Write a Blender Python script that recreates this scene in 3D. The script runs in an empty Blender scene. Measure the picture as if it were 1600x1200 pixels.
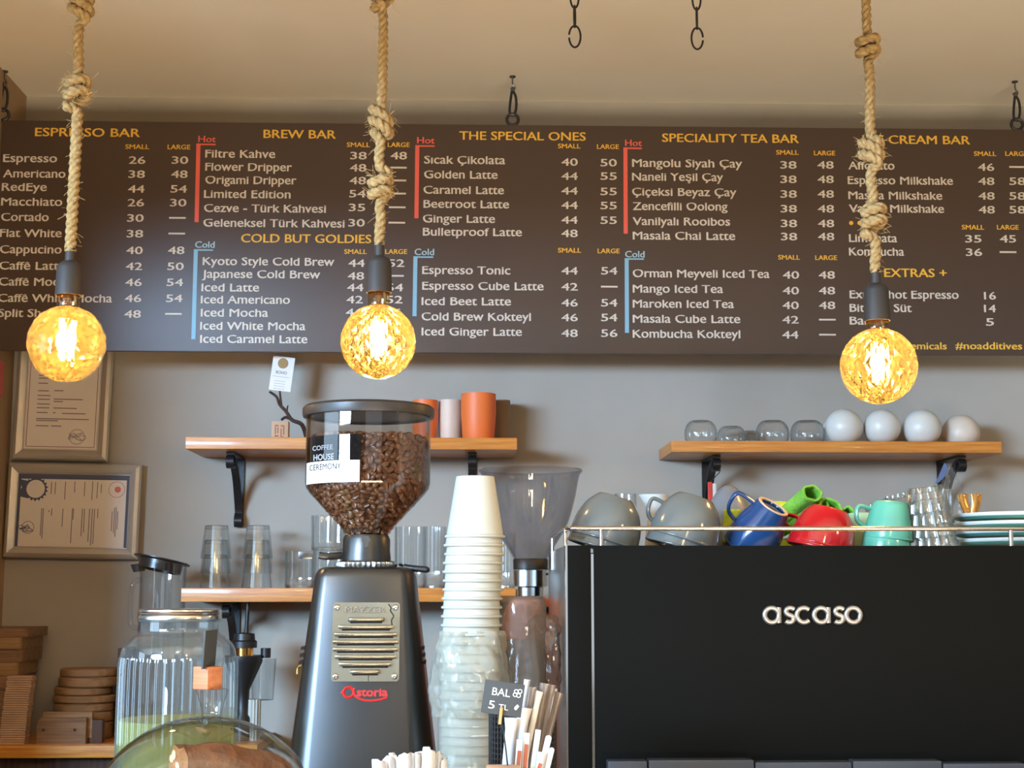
import bpy, bmesh, math, random
from mathutils import Vector, Matrix, Euler, noise
random.seed(7)
PI = math.pi
SC = bpy.context.scene
COL = SC.collection

# ------------------------------------------------------------------ camera
F = 2300.0
PITCH, YAW = math.radians(7.92), math.radians(-1.7)
CAMLOC = Vector((0, 0, 1.55))
cd = bpy.data.cameras.new('camera'); cam = bpy.data.objects.new('camera', cd); COL.objects.link(cam)
cd.sensor_width = 36; cd.lens = F / 1600 * 36; cd.clip_start = 0.05; cd.clip_end = 100
ROT = Matrix.Rotation(YAW, 3, 'Z') @ Matrix.Rotation(PI / 2 + PITCH, 3, 'X')
cam.matrix_world = Matrix.Translation(CAMLOC) @ ROT.to_4x4()
SC.camera = cam

# ------------------------------------------------------------------ view, world, lights
SC.view_settings.view_transform = 'Standard'
SC.view_settings.look = 'None'
SC.view_settings.exposure = 0.0
SC.view_settings.gamma = 1.0
SC.view_settings.use_curve_mapping = False
SC.cycles.max_bounces = 14; SC.cycles.transparent_max_bounces = 24
SC.cycles.sample_clamp_indirect = 6.0
SC.cycles.caustics_reflective = False; SC.cycles.caustics_refractive = False

w = bpy.data.worlds.new('daylight'); SC.world = w; w.use_nodes = True
wn = w.node_tree.nodes; wl = w.node_tree.links
bg = wn['Background']; bg.inputs[1].default_value = 0.4
tc = wn.new('ShaderNodeTexCoord'); sx = wn.new('ShaderNodeSeparateXYZ'); rp = wn.new('ShaderNodeValToRGB')
wl.new(tc.outputs['Generated'], sx.inputs[0]); wl.new(sx.outputs[2], rp.inputs[0]); wl.new(rp.outputs[0], bg.inputs[0])
rp.color_ramp.elements[0].position = 0.0; rp.color_ramp.elements[0].color = (0.20, 0.19, 0.17, 1)
rp.color_ramp.elements[1].position = 0.55; rp.color_ramp.elements[1].color = (0.60, 0.76, 1.0, 1)
e = rp.color_ramp.elements.new(0.08); e.color = (0.80, 0.86, 0.95, 1)

def area(name, loc, look, sxy, power, col):
    l = bpy.data.lights.new(name, 'AREA'); l.shape = 'RECTANGLE'; l.size, l.size_y = sxy
    l.energy = power; l.color = col
    o = bpy.data.objects.new(name, l); COL.objects.link(o); o.location = loc
    d = Vector(look) - Vector(loc); o.rotation_euler = d.to_track_quat('-Z', 'Y').to_euler()
    return o
area('window_daylight', (-3.4, -1.7, 2.4), (0.5, 3.8, 1.7), (1.8, 0.75), 580, (0.42, 0.67, 1.0))
area('shopfront_daylight', (0.9, -2.2, 1.9), (0.3, 3.0, 1.7), (2.4, 1.5), 8, (0.80, 0.89, 1.0))
area('ceiling_fill_light', (0.6, -0.9, 0.04), (0.6, 0.6, 2.8), (2.6, 1.6), 290, (1.0, 0.84, 0.62))  # unseen warm fill added at floor level to brighten the ceiling
area('side_window_daylight', (-3.15, 1.0, 1.75), (0.2, 2.6, 1.6), (1.8, 1.5), 55, (0.52, 0.76, 1.0))
for i_, p_ in enumerate([(-0.9, 1.0, 2.05), (0.5, 0.3, 2.1), (1.7, 1.0, 2.05)]):     # unseen warm bulbs, added overhead to light the ceiling
    l_ = bpy.data.lights.new('added_bulb_light', 'POINT'); l_.energy = (13, 11, 17)[i_]; l_.color = (1.0, 0.70, 0.38); l_.shadow_soft_size = 0.05
    o_ = bpy.data.objects.new('added_bulb_light', l_); COL.objects.link(o_); o_.location = p_

# ------------------------------------------------------------------ projection helpers
def W(px, py, Y):
    r = ROT @ Vector(((px - 800) / F, (600 - py) / F, -1))
    return CAMLOC + r * (Y / r.y)
def SP(px, py, Y):                      # metres per pixel there
    r = ROT @ Vector(((px - 800) / F, (600 - py) / F, -1))
    return (Y / r.y) / F
def ZT(px, py, Y): return W(px, py, Y).z

# ------------------------------------------------------------------ geometry helpers
class G:
    def __init__(s): s.v = []; s.f = []
    def add(s, v, f, m=None):
        o = len(s.v)
        s.v += [tuple(m @ Vector(p)) if m is not None else tuple(p) for p in v]
        s.f += [tuple(i + o for i in q) for q in f]
        return s
    def join(s, g, m=None): return s.add(g.v, g.f, m)
    def xf(s, m): s.v = [tuple(m @ Vector(p)) for p in s.v]; return s
def T_(x=0, y=0, z=0): return Matrix.Translation((x, y, z))
def RX(a): return Matrix.Rotation(a, 4, 'X')
def RY(a): return Matrix.Rotation(a, 4, 'Y')
def RZ(a): return Matrix.Rotation(a, 4, 'Z')
def SX(a, b, c): return Matrix.Diagonal((a, b, c, 1))

def box(x0, x1, y0, y1, z0, z1, b=0.0):
    g = G()
    if b <= 0:
        v = [(x, y, z) for x in (x0, x1) for y in (y0, y1) for z in (z0, z1)]
        g.add(v, [(0, 1, 3, 2), (4, 6, 7, 5), (0, 4, 5, 1), (2, 3, 7, 6), (0, 2, 6, 4), (1, 5, 7, 3)])
        return g
    bm = bmesh.new(); bmesh.ops.create_cube(bm, size=1)
    for q in bm.verts:
        q.co = Vector(((x0 + x1) / 2 + q.co.x * (x1 - x0), (y0 + y1) / 2 + q.co.y * (y1 - y0), (z0 + z1) / 2 + q.co.z * (z1 - z0)))
    bmesh.ops.bevel(bm, geom=bm.edges[:], offset=b, segments=2, affect='EDGES', profile=0.6)
    bm.verts.index_update()
    g.add([q.co[:] for q in bm.verts], [[q.index for q in f.verts] for f in bm.faces]); bm.free()
    return g
def lathe(prof, n=40, rib=None, cap=False, ang=(0, 2 * PI)):
    g = G(); v = []; f = []
    full = abs(ang[1] - ang[0] - 2 * PI) < 1e-6
    m = n if full else n + 1
    for k, p in enumerate(prof):
        r, z = p
        for i in range(m):
            a = ang[0] + (ang[1] - ang[0]) * i / n
            rr = r * (rib(a, k, z) if rib else 1)
            v.append((rr * math.cos(a), rr * math.sin(a), z))
    for k in range(len(prof) - 1):
        for i in range(n):
            j = (i + 1) % m
            f.append((k * m + i, k * m + j, (k + 1) * m + j, (k + 1) * m + i))
    if cap:
        f.append(tuple(reversed(range(m)))); f.append(tuple((len(prof) - 1) * m + i for i in range(m)))
    return g.add(v, f)
def shell(prof, t, n=40, rib=None):     # thin walled vessel: outer profile and back down inside
    inner = [(max(r - t, 0.0001), z) for r, z in reversed(prof)]
    return lathe(prof + inner, n, rib)
def sphere(r, c=(0, 0, 0), n=12, m=8, s=(1, 1, 1)):
    p = [(max(r * math.sin(PI * i / m), 1e-5), -r * math.cos(PI * i / m)) for i in range(m + 1)]
    return lathe(p, n).xf(T_(*c) @ SX(*s))
def cyl(r, z0, z1, n=20, r2=None, b=0):
    r2 = r if r2 is None else r2
    if b: return lathe([(1e-5, z0), (r - b, z0), (r, z0 + b), (r2, z1 - b), (r2 - b, z1), (1e-5, z1)], n)
    return lathe([(1e-5, z0), (r, z0), (r2, z1), (1e-5, z1)], n)
def smooth_path(pts, k=8, closed=False):
    P = [Vector(p) for p in pts]; out = []; n = len(P)
    rng = n if closed else n - 1
    for i in range(rng):
        if closed: a, b, c, d = P[(i - 1) % n], P[i], P[(i + 1) % n], P[(i + 2) % n]
        else: a, b, c, d = P[max(i - 1, 0)], P[i], P[i + 1], P[min(i + 2, n - 1)]
        for j in range(k):
            t = j / k
            out.append(0.5 * ((2 * b) + (c - a) * t + (2 * a - 5 * b + 4 * c - d) * t * t + (3 * b - a - 3 * c + d) * t ** 3))
    if not closed: out.append(P[-1])
    return out
def sweep(path, sect, closed=False, twist=0.0, scale=None, caps=True):
    """sect(i, dist) -> list of 2D points; parallel transport frames"""
    P = [Vector(p) for p in path]; n = len(P); g = G(); v = []; f = []
    def tan(i):
        if closed: return (P[(i + 1) % n] - P[(i - 1) % n]).normalized()
        return (P[min(i + 1, n - 1)] - P[max(i - 1, 0)]).normalized()
    t = tan(0); up = Vector((0, 1, 0)) if abs(t.y) < 0.9 else Vector((1, 0, 0))
    nrm = (up - t * up.dot(t)).normalized(); dist = 0
    m = 0
    for i in range(n):
        t2 = tan(i)
        ax = t.cross(t2)
        if ax.length > 1e-7: nrm = Matrix.Rotation(t.angle(t2), 3, ax) @ nrm
        nrm = (nrm - t2 * nrm.dot(t2)).normalized(); t = t2
        if i: dist += (P[i] - P[i - 1]).length
        b = t.cross(nrm)
        s2 = sect(i, dist); m = len(s2)
        for (a, c) in s2: v.append(tuple(P[i] + nrm * a + b * c))
    for i in range(n if closed else n - 1):
        i2 = (i + 1) % n
        for j in range(m):
            j2 = (j + 1) % m
            f.append((i * m + j, i * m + j2, i2 * m + j2, i2 * m + j))
    if not closed and caps:
        f.append(tuple(reversed(range(m)))); f.append(tuple((n - 1) * m + j for j in range(m)))
    return g.add(v, f)
def tube(path, r, n=8, closed=False, r2=None, flat=1.0):
    L = len(path)
    def sec(i, d):
        rr = r if r2 is None else r + (r2 - r) * i / (L - 1)
        return [(rr * math.cos(2 * PI * j / n), rr * flat * math.sin(2 * PI * j / n)) for j in range(n)]
    return sweep(path, sec, closed)
def ribbon(pts, w, th):                 # pts in (y, z); width w along x
    P = [Vector((0, p[0], p[1])) for p in pts]; g = G(); v = []; f = []; n = len(P)
    for i in range(n):
        t = (P[min(i + 1, n - 1)] - P[max(i - 1, 0)]).normalized(); nn = Vector((0, -t.z, t.y)) * th / 2
        for sx_ in (-w / 2, w / 2):
            for s in (1, -1): v.append(tuple(P[i] + nn * s + Vector((sx_, 0, 0))))
    for i in range(n - 1):
        a = i * 4; b = a + 4
        f += [(a, a + 1, b + 1, b), (a + 2, b + 2, b + 3, a + 3), (a, b, b + 2, a + 2), (a + 1, a + 3, b + 3, b + 1)]
    f += [(0, 2, 3, 1), ((n - 1) * 4, (n - 1) * 4 + 1, (n - 1) * 4 + 3, (n - 1) * 4 + 2)]
    return g.add(v, f)
def prism(poly, y0, y1):                # poly in (x, z), extruded along y
    n = len(poly); v = [(x, y0, z) for x, z in poly] + [(x, y1, z) for x, z in poly]
    f = [tuple(range(n)), tuple(reversed(range(n, 2 * n)))] + [(i, i + n, (i + 1) % n + n, (i + 1) % n) for i in range(n)]
    return G().add(v, f)
def rrect(w, h, r, n=5):
    o = []
    for cx, cy, a0 in ((w / 2 - r, h / 2 - r, 0), (-w / 2 + r, h / 2 - r, PI / 2), (-w / 2 + r, -h / 2 + r, PI), (w / 2 - r, -h / 2 + r, 1.5 * PI)):
        for k in range(n + 1):
            a = a0 + PI / 2 * k / n; o.append((cx + r * math.cos(a), cy + r * math.sin(a)))
    return o

_tc = {}
def _font_mesh(s, ext, off):
    k = (s, ext, off)
    if k in _tc: return _tc[k]
    cu = bpy.data.curves.new('t', 'FONT'); cu.body = s; cu.size = 1; cu.extrude = ext; cu.offset = off
    cu.resolution_u = 3
    o = bpy.data.objects.new('t', cu); COL.objects.link(o)
    dg = bpy.context.evaluated_depsgraph_get(); dg.update()
    me = bpy.data.meshes.new_from_object(o.evaluated_get(dg))
    r = ([v.co.copy() for v in me.vertices], [tuple(p.vertices) for p in me.polygons])
    bpy.data.objects.remove(o); bpy.data.curves.remove(cu); bpy.data.meshes.remove(me)
    _tc[k] = r; return r
_H = max(v.y for v in _font_mesh('H', 0, 0)[0])
def text(s, cap, width=None, depth=0.0003, bold=0.012, center=False, xup=False):
    """flat lettering in the XZ plane facing -Y, origin at left end of baseline"""
    v, f = _font_mesh(s, 0.5, bold)
    x0 = min(p.x for p in v); x1 = max(p.x for p in v)
    if xup:                             # taller lower case, as in the wide menu lettering
        a, b = 0.62 * _H, 0.74 * _H
        wf = lambda y: y if y <= 0 else (y * b / a if y < a else (b + (y - a) * (_H - b) / (_H - a) if y < _H else y))
        v = [Vector((p.x, wf(p.y), p.z)) for p in v]
    kz = cap / _H; kx = (width / (x1 - x0)) if width else kz
    cx = (x1 - x0) / 2 if center else 0
    return G().add([((p.x - x0 - cx) * kx, -p.z * 2 * depth / 1.0 * 0.5 - depth / 2, p.y * kz) for p in v], f)

def mk(name, g, mat, parent=None, smooth=40, loc=None):
    me = bpy.data.meshes.new(name); me.from_pydata(g.v, [], g.f); me.update()
    me.materials.append(mat)
    bm = bmesh.new(); bm.from_mesh(me); bmesh.ops.recalc_face_normals(bm, faces=bm.faces); bm.to_mesh(me); bm.free()
    if smooth:
        for p in me.polygons: p.use_smooth = True
        me.set_sharp_from_angle(angle=math.radians(smooth))
    o = bpy.data.objects.new(name, me); COL.objects.link(o)
    if parent: o.parent = parent
    if loc is not None: o.location = loc
    return o
def tag(o, label, cat, group=None):
    o['label'] = label; o['category'] = cat
    if group: o['group'] = group
    return o
def thing(name, label, cat, loc=(0, 0, 0), rot=(0, 0, 0), group=None):
    o = bpy.data.objects.new(name, None); COL.objects.link(o); o.empty_display_size = 0.02
    o.location = loc; o.rotation_euler = rot
    return tag(o, label, cat, group)
def struct(o): o['kind'] = 'structure'; return o
def dup(root, loc=None, rot=None, label=None, group=None):
    def cp(o, par):
        c = o.copy(); COL.objects.link(c)
        if par: c.parent = par
        for ch in [x for x in KIDS.get(o.name, [])]: cp(ch, c)
        return c
    KIDS = {}
    for o in COL.objects:
        if o.parent: KIDS.setdefault(o.parent.name, []).append(o)
    r = cp(root, None)
    if loc is not None: r.location = loc
    if rot is not None: r.rotation_euler = rot
    if label: r['label'] = label
    if group: r['group'] = group
    return r

_small = 'first second third fourth fifth sixth seventh eighth ninth tenth eleventh twelfth thirteenth fourteenth fifteenth sixteenth seventeenth eighteenth nineteenth'.split()
def ordi(n):
    if n < 20: return _small[n - 1]
    tens = {2: 'twent', 3: 'thirt', 4: 'fort', 5: 'fift'}[n // 10]
    return tens + 'ieth' if n % 10 == 0 else tens + 'y ' + _small[n % 10 - 1]
# ------------------------------------------------------------------ materials
def lin(c):
    f = lambda u: (u / 12.92 if u <= 0.04045 else ((u + 0.055) / 1.055) ** 2.4)
    return tuple(f(x / 255) for x in c) + (1,)
def newmat(name):
    m = bpy.data.materials.new(name); m.use_nodes = True
    return m, m.node_tree.nodes, m.node_tree.links
def pbr(name, c, rough=0.5, metal=0, spec=0.5, c2=None, nscale=8, bump=0, bscale=80, stretch=(1, 1, 1), coat=0, trans=0, sss=0, det=4, lo=0.35, hi=0.65):
    m, n, l = newmat(name); p = n['Principled BSDF']
    p.inputs['Base Color'].default_value = lin(c); p.inputs['Roughness'].default_value = rough
    p.inputs['Metallic'].default_value = metal; p.inputs['Specular IOR Level'].default_value = spec
    p.inputs['Coat Weight'].default_value = coat; p.inputs['Coat Roughness'].default_value = 0.08
    p.inputs['Transmission Weight'].default_value = trans
    if sss: p.inputs['Subsurface Weight'].default_value = sss; p.inputs['Subsurface Scale'].default_value = 0.01
    if c2 or bump:
        t = n.new('ShaderNodeTexCoord'); mp = n.new('ShaderNodeMapping'); l.new(t.outputs['Object'], mp.inputs[0])
        mp.inputs['Scale'].default_value = stretch
    if c2:
        nz = n.new('ShaderNodeTexNoise'); nz.inputs['Scale'].default_value = nscale; nz.inputs['Detail'].default_value = det
        l.new(mp.outputs[0], nz.inputs[0]); r = n.new('ShaderNodeValToRGB'); l.new(nz.outputs[0], r.inputs[0])
        r.color_ramp.elements[0].color = lin(c); r.color_ramp.elements[1].color = lin(c2)
        r.color_ramp.elements[0].position = lo; r.color_ramp.elements[1].position = hi
        l.new(r.outputs[0], p.inputs['Base Color'])
    if bump:
        nb = n.new('ShaderNodeTexNoise'); nb.inputs['Scale'].default_value = bscale; nb.inputs['Detail'].default_value = 5
        l.new(mp.outputs[0], nb.inputs[0]); b = n.new('ShaderNodeBump'); b.inputs['Strength'].default_value = bump
        b.inputs['Distance'].default_value = 0.003
        l.new(nb.outputs[0], b.inputs['Height']); l.new(b.outputs[0], p.inputs['Normal'])
    return m
def wood(name, a, b, scale=14, axis='X', rough=0.45, coat=0.0):
    st = {'X': (0.6, 6, 12), 'Y': (6, 0.6, 12), 'Z': (8, 8, 0.6)}[axis]
    return pbr(name, a, rough, c2=b, nscale=scale, stretch=st, bump=0.15, bscale=40, coat=coat, det=6)
def thin(name, tint=(235, 240, 240), edge=(120, 130, 132), rough=0.03, ior=1.45, refl=1.0, bump=0, bscale=30, milk=0, milkcol=(230, 232, 225), blend=0.35, bstretch=(1, 1, 1)):
    """thin-walled glass or film: what lies behind shows straight through, with Fresnel reflections"""
    m, n, l = newmat(name); out = n['Material Output']; n.remove(n['Principled BSDF'])
    tr = n.new('ShaderNodeBsdfTransparent'); gl = n.new('ShaderNodeBsdfGlossy'); gl.inputs['Roughness'].default_value = rough
    lw = n.new('ShaderNodeLayerWeight'); lw.inputs['Blend'].default_value = blend
    mc = n.new('ShaderNodeMix'); mc.data_type = 'RGBA'; mc.inputs['A'].default_value = lin(tint); mc.inputs['B'].default_value = lin(edge)
    sq = n.new('ShaderNodeMath'); sq.operation = 'POWER'; sq.inputs[1].default_value = 4.0; l.new(lw.outputs['Facing'], sq.inputs[0]); l.new(sq.outputs[0], mc.inputs['Factor']); l.new(mc.outputs['Result'], tr.inputs[0])
    # Schlick reflectance from the facing angle, the same from both sides of the thin wall
    pw_ = n.new('ShaderNodeLayerWeight'); pw_.inputs['Blend'].default_value = 0.5
    p5 = n.new('ShaderNodeMath'); p5.operation = 'POWER'; p5.inputs[1].default_value = 4.0; l.new(pw_.outputs['Facing'], p5.inputs[0])
    ma = n.new('ShaderNodeMath'); ma.operation = 'MULTIPLY_ADD'; ma.inputs[1].default_value = 0.75; ma.inputs[2].default_value = 0.045 * refl; ma.use_clamp = True
    l.new(p5.outputs[0], ma.inputs[0]); fr = pw_
    mx = n.new('ShaderNodeMixShader'); l.new(tr.outputs[0], mx.inputs[1]); l.new(gl.outputs[0], mx.inputs[2]); l.new(ma.outputs[0], mx.inputs[0])
    last = mx
    if milk:
        df = n.new('ShaderNodeBsdfDiffuse'); df.inputs[0].default_value = lin(milkcol)
        tl = n.new('ShaderNodeBsdfTranslucent'); tl.inputs[0].default_value = lin(milkcol)
        ms = n.new('ShaderNodeMixShader'); ms.inputs[0].default_value = 0.4
        l.new(df.outputs[0], ms.inputs[1]); l.new(tl.outputs[0], ms.inputs[2])
        m2 = n.new('ShaderNodeMixShader'); m2.inputs[0].default_value = milk
        l.new(mx.outputs[0], m2.inputs[1]); l.new(ms.outputs[0], m2.inputs[2]); last = m2
    if bump:
        t = n.new('ShaderNodeTexCoord'); mp = n.new('ShaderNodeMapping'); mp.inputs['Scale'].default_value = bstretch
        nb = n.new('ShaderNodeTexNoise'); nb.inputs['Scale'].default_value = bscale; nb.inputs['Detail'].default_value = 2
        b = n.new('ShaderNodeBump'); b.inputs['Strength'].default_value = bump; b.inputs['Distance'].default_value = 0.004
        l.new(t.outputs['Object'], mp.inputs[0]); l.new(mp.outputs[0], nb.inputs[0]); l.new(nb.outputs[0], b.inputs['Height'])
        l.new(b.outputs[0], gl.inputs['Normal']); l.new(b.outputs[0], fr.inputs['Normal'])
    l.new(last.outputs[0], out.inputs[0])
    return m
def emit(name, c, s):
    m, n, l = newmat(name); n.remove(n['Principled BSDF']); e = n.new('ShaderNodeEmission')
    e.inputs[0].default_value = c; e.inputs[1].default_value = s; l.new(e.outputs[0], n['Material Output'].inputs[0]); return m

M = dict(
    wall=pbr('wall_paint', (176, 169, 156), 0.85, c2=(163, 155, 141), nscale=2.2, bump=0.25, bscale=25, lo=0.3, hi=0.7),
    ceiling=pbr('ceiling_plaster', (244, 236, 216), 0.9, c2=(240, 229, 206), nscale=1.5, bump=0.5, bscale=6),
    leftwall=pbr('brown_wall', (172, 144, 110), 0.8, c2=(158, 130, 98), nscale=3),
    floor=pbr('floor_tiles', (120, 100, 80), 0.6, c2=(100, 84, 66), nscale=4),
    counter=wood('counter_wood', (150, 96, 54), (120, 74, 40)),
    shelfwood=wood('shelf_wood', (212, 142, 62), (190, 114, 42), rough=0.42, coat=0.15),
    benchwood=wood('bench_wood', (214, 150, 44), (186, 112, 40), rough=0.5),
    board=pbr('board_print', (72, 58, 49), 0.42, spec=0.45),
    cream=pbr('lettering_cream', (208, 200, 186), 0.5), gold=pbr('lettering_gold', (226, 178, 62), 0.5),
    red=pbr('bar_red', (226, 98, 84), 0.5), blue=pbr('bar_blue', (128, 178, 202), 0.5),
    paleblue=pbr('lettering_blue', (160, 190, 200), 0.5),
    black=pbr('black_plastic', (30, 29, 28), 0.42), blackm=pbr('black_iron', (26, 24, 23), 0.45, metal=0.0, bump=0.2, bscale=120),
    charcoal=pbr('charcoal_socket', (46, 42, 38), 0.6),
    steel=pbr('brushed_steel', (205, 203, 198), 0.22, metal=1, bump=0.05, bscale=60, stretch=(1, 1, 20)),
    chrome=pbr('chrome', (220, 220, 218), 0.12, metal=1),
    rope=pbr('jute_rope', (180, 152, 104), 0.95, c2=(146, 118, 76), nscale=160, bump=0.35, bscale=400, spec=0.1),
    fuzz=pbr('jute_fibre', (210, 176, 118), 0.9, spec=0.1),
    amber=None,
    glass=thin('clear_glass', (250, 251, 251), (130, 138, 140), refl=1.2),
    glassrib=thin('ribbed_glass', (251, 252, 252), (150, 158, 162), refl=1.5),
    jar=thin('jar_glass', (243, 248, 249), (140, 152, 158), refl=2.6, milk=0.06, milkcol=(200, 215, 222)),
    hopper=thin('hopper_plastic', (246, 240, 234), (120, 104, 96), refl=1.2),
    hopper2=thin('pale_hopper_plastic', (236, 236, 238), (150, 148, 152), refl=1.0, milk=0.04, milkcol=(190, 190, 196)),
    film=thin('plastic_film', (240, 240, 236), (170, 170, 165), rough=0.12, refl=1.6, bump=1.0, bscale=26, milk=0.30, milkcol=(226, 226, 212)),
    bag=thin('clear_bag', (240, 238, 236), (150, 148, 150), rough=0.08, refl=1.8, bump=1.0, bscale=40, milk=0.10),
    greybag=thin('smoky_bag', (236, 230, 226), (140, 136, 136), rough=0.1, refl=2.0, bump=0.6, bscale=30, milk=0.5, milkcol=(140, 133, 126)),
    clearcup=thin('clear_cup_plastic', (240, 243, 247), (150, 156, 166), refl=1.5, milk=0.06),
    papercup=pbr('white_paper_cup', (182, 184, 174), 0.6),
    paper=pbr('white_paper', (226, 222, 214), 0.7), paperw=pbr('white_wrapper', (200, 200, 202), 0.6),
    kraft=pbr('kraft_paper', (196, 160, 130), 0.85, c2=(180, 146, 116), nscale=30),
    cutwood=wood('old_board_wood', (144, 110, 76), (116, 84, 56), rough=0.7),
    cutwood2=wood('round_board_wood', (158, 122, 82), (132, 98, 62), rough=0.7),
    darkwood=wood('dark_board_wood', (92, 62, 42), (70, 46, 32), axis='Z', rough=0.7),
    silver=pbr('silver_frame', (196, 190, 178), 0.36, metal=0.45), certpaper=pbr('certificate_paper', (222, 212, 200), 0.5),
    ink=pbr('print_ink', (120, 112, 116), 0.7), navy=pbr('navy_print', (74, 80, 100), 0.6), redink=pbr('red_print', (206, 110, 88), 0.6),
    pinkink=pbr('mauve_print', (150, 112, 108), 0.6),
    orange=pbr('orange_ceramic', (226, 112, 50), 0.5), creamc=pbr('cream_ceramic', (214, 190, 168), 0.5), taupe=pbr('taupe_ceramic', (142, 118, 92), 0.6),
    white=pbr('white_ceramic', (205, 206, 198), 0.35), beige=pbr('beige_ceramic', (206, 196, 180), 0.4),
    grey=pbr('grey_glaze', (106, 110, 106), 0.16, coat=0.4), greyin=pbr('grey_dome', (112, 116, 120), 0.3),
    bluec=pbr('blue_glaze', (34, 66, 110), 0.12, coat=0.4), clay=pbr('bare_clay', (208, 180, 150), 0.7),
    redc=pbr('red_glaze', (186, 26, 30), 0.12, coat=0.4), teal=pbr('teal_glaze', (92, 172, 146), 0.2, coat=0.3),
    tealpale=pbr('pale_green_glaze', (150, 186, 150), 0.3), tealband=pbr('teal_band', (96, 168, 150), 0.3),
    cloth=pbr('green_microfibre', (104, 166, 54), 0.95, c2=(126, 182, 74), nscale=30, bump=0.8, bscale=220, spec=0.1),
    clothy=pbr('yellow_microfibre', (176, 190, 62), 0.95, bump=0.8, bscale=220, spec=0.1),
    brass=pbr('gold_metal', (226, 168, 92), 0.2, metal=1),
    mblack=pbr('machine_black', (14, 14, 12), 0.6, spec=0.05), mside=pbr('machine_side_steel', (150, 152, 150), 0.3, metal=0.9),
    gblack=pbr('grinder_black', (24, 23, 21), 0.34, spec=0.9), glid=pbr('lid_brown_black', (48, 43, 39), 0.4),
    plate=pbr('worn_nickel', (186, 180, 158), 0.26, metal=0.9, c2=(166, 158, 136), nscale=14),
    bean=pbr('roasted_bean', (112, 80, 58), 0.32, c2=(80, 54, 38), nscale=22, spec=0.6), beandark=pbr('bean_core', (36, 22, 16), 0.9),
    redlogo=pbr('red_logo', (214, 46, 44), 0.35), sticker=pbr('sticker_white', (220, 222, 224), 0.4),
    stickerdark=thin('sticker_smoke', (120, 120, 118), (90, 90, 90), refl=1.5),
    slate=pbr('slate_sign', (58, 62, 64), 0.7), chalk=pbr('white_marker', (235, 235, 232), 0.6), peg=wood('peg_wood', (208, 164, 104), (180, 136, 80), axis='Z'),
    orangep=pbr('orange_body', (232, 108, 30), 0.35), bark=pbr('bark', (74, 52, 38), 0.85, c2=(50, 34, 26), nscale=60, bump=0.8, bscale=120),
    cake=pbr('cake_crust', (128, 80, 50), 0.85, c2=(98, 58, 36), nscale=50, bump=1.0, bscale=120), crumb=pbr('cake_crumb', (172, 116, 66), 0.9, c2=(140, 88, 46), nscale=70, bump=1.0, bscale=160),
    nut=pbr('nut', (214, 190, 150), 0.6), tagwood=wood('tag_wood', (196, 128, 88), (172, 104, 68), rough=0.5),
    lemon=thin('lemonade', (222, 224, 160), (180, 186, 100), refl=0.4, milk=0.5, milkcol=(214, 214, 120)),
    coffee=pbr('fabric_pink', (206, 96, 92), 0.7), sugar=pbr('sugar_brown', (150, 74, 44), 0.6),
    trayg=pbr('tray_blue_grey', (72, 76, 82), 0.35, metal=0.4), socketg=pbr('chrome_dark', (120, 120, 118), 0.25, metal=1),
    badge=pbr('badge_metal', (176, 172, 164), 0.3, metal=0.8),
    knobwhite=pbr('zip_white', (236, 234, 226), 0.5),
)
# amber bulb glass: thin tinted wall, partly refracting at its cut facets
def amber(name):
    m, n, l = newmat(name); n.remove(n['Principled BSDF']); out = n['Material Output']
    tr = n.new('ShaderNodeBsdfTransparent'); tr.inputs[0].default_value = (0.98, 0.80, 0.48, 1)
    rf = n.new('ShaderNodeBsdfRefraction'); rf.inputs['Color'].default_value = (1.0, 0.76, 0.30, 1); rf.inputs['IOR'].default_value = 1.28; rf.inputs['Roughness'].default_value = 0.06
    tl = n.new('ShaderNodeBsdfTranslucent'); tl.inputs[0].default_value = (1.0, 0.74, 0.26, 1)
    gl = n.new('ShaderNodeBsdfGlossy'); gl.inputs['Roughness'].default_value = 0.04
    a = n.new('ShaderNodeMixShader'); a.inputs[0].default_value = 0.28; l.new(tr.outputs[0], a.inputs[1]); l.new(rf.outputs[0], a.inputs[2])
    b = n.new('ShaderNodeMixShader'); b.inputs[0].default_value = 0.045; l.new(a.outputs[0], b.inputs[1]); l.new(tl.outputs[0], b.inputs[2])
    fr = n.new('ShaderNodeFresnel'); fr.inputs[0].default_value = 1.5
    c = n.new('ShaderNodeMixShader'); l.new(fr.outputs[0], c.inputs[0]); l.new(b.outputs[0], c.inputs[1]); l.new(gl.outputs[0], c.inputs[2])
    l.new(c.outputs[0], out.inputs[0]); return m
M['amber'] = amber('amber_glass')
M['bulbneck'] = thin('bulb_neck_glass', (250, 225, 180), (150, 120, 80), refl=1.5)
M['filament'] = emit('glowing_filament', (1.0, 0.72, 0.30, 1), 90)

# ------------------------------------------------------------------ room shell
YW = 3.8
ZC = ZT(700, 157, YW)
XL = W(30, 400, YW).x
ZCT = 1.10
struct(mk('wall_back', box(XL - 0.1, 3.2, YW, YW + 0.12, 0, ZC + 0.1), M['wall']))
struct(mk('wall_left', box(XL - 0.1, XL, 2.9, YW, 0, ZC + 0.1), M['leftwall']))
struct(mk('wall_right', box(3.2, 3.3, 0.4, YW + 0.12, 0, ZC + 0.1), M['wall']))
struct(mk('ceiling', box(-3.2, 3.3, -2.5, YW + 0.12, ZC, ZC + 0.1), M['ceiling']))
struct(mk('trim_added_shade_beam', box(-3.2, 3.2, 1.5, 1.75, 2.36, ZC - 0.0005), M['ceiling']))  # unseen beam, added to keep daylight off the board and the wall above it
struct(mk('floor', box(-3.2, 3.3, -2.5, YW + 0.12, -0.1, 0), M['floor']))

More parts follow.
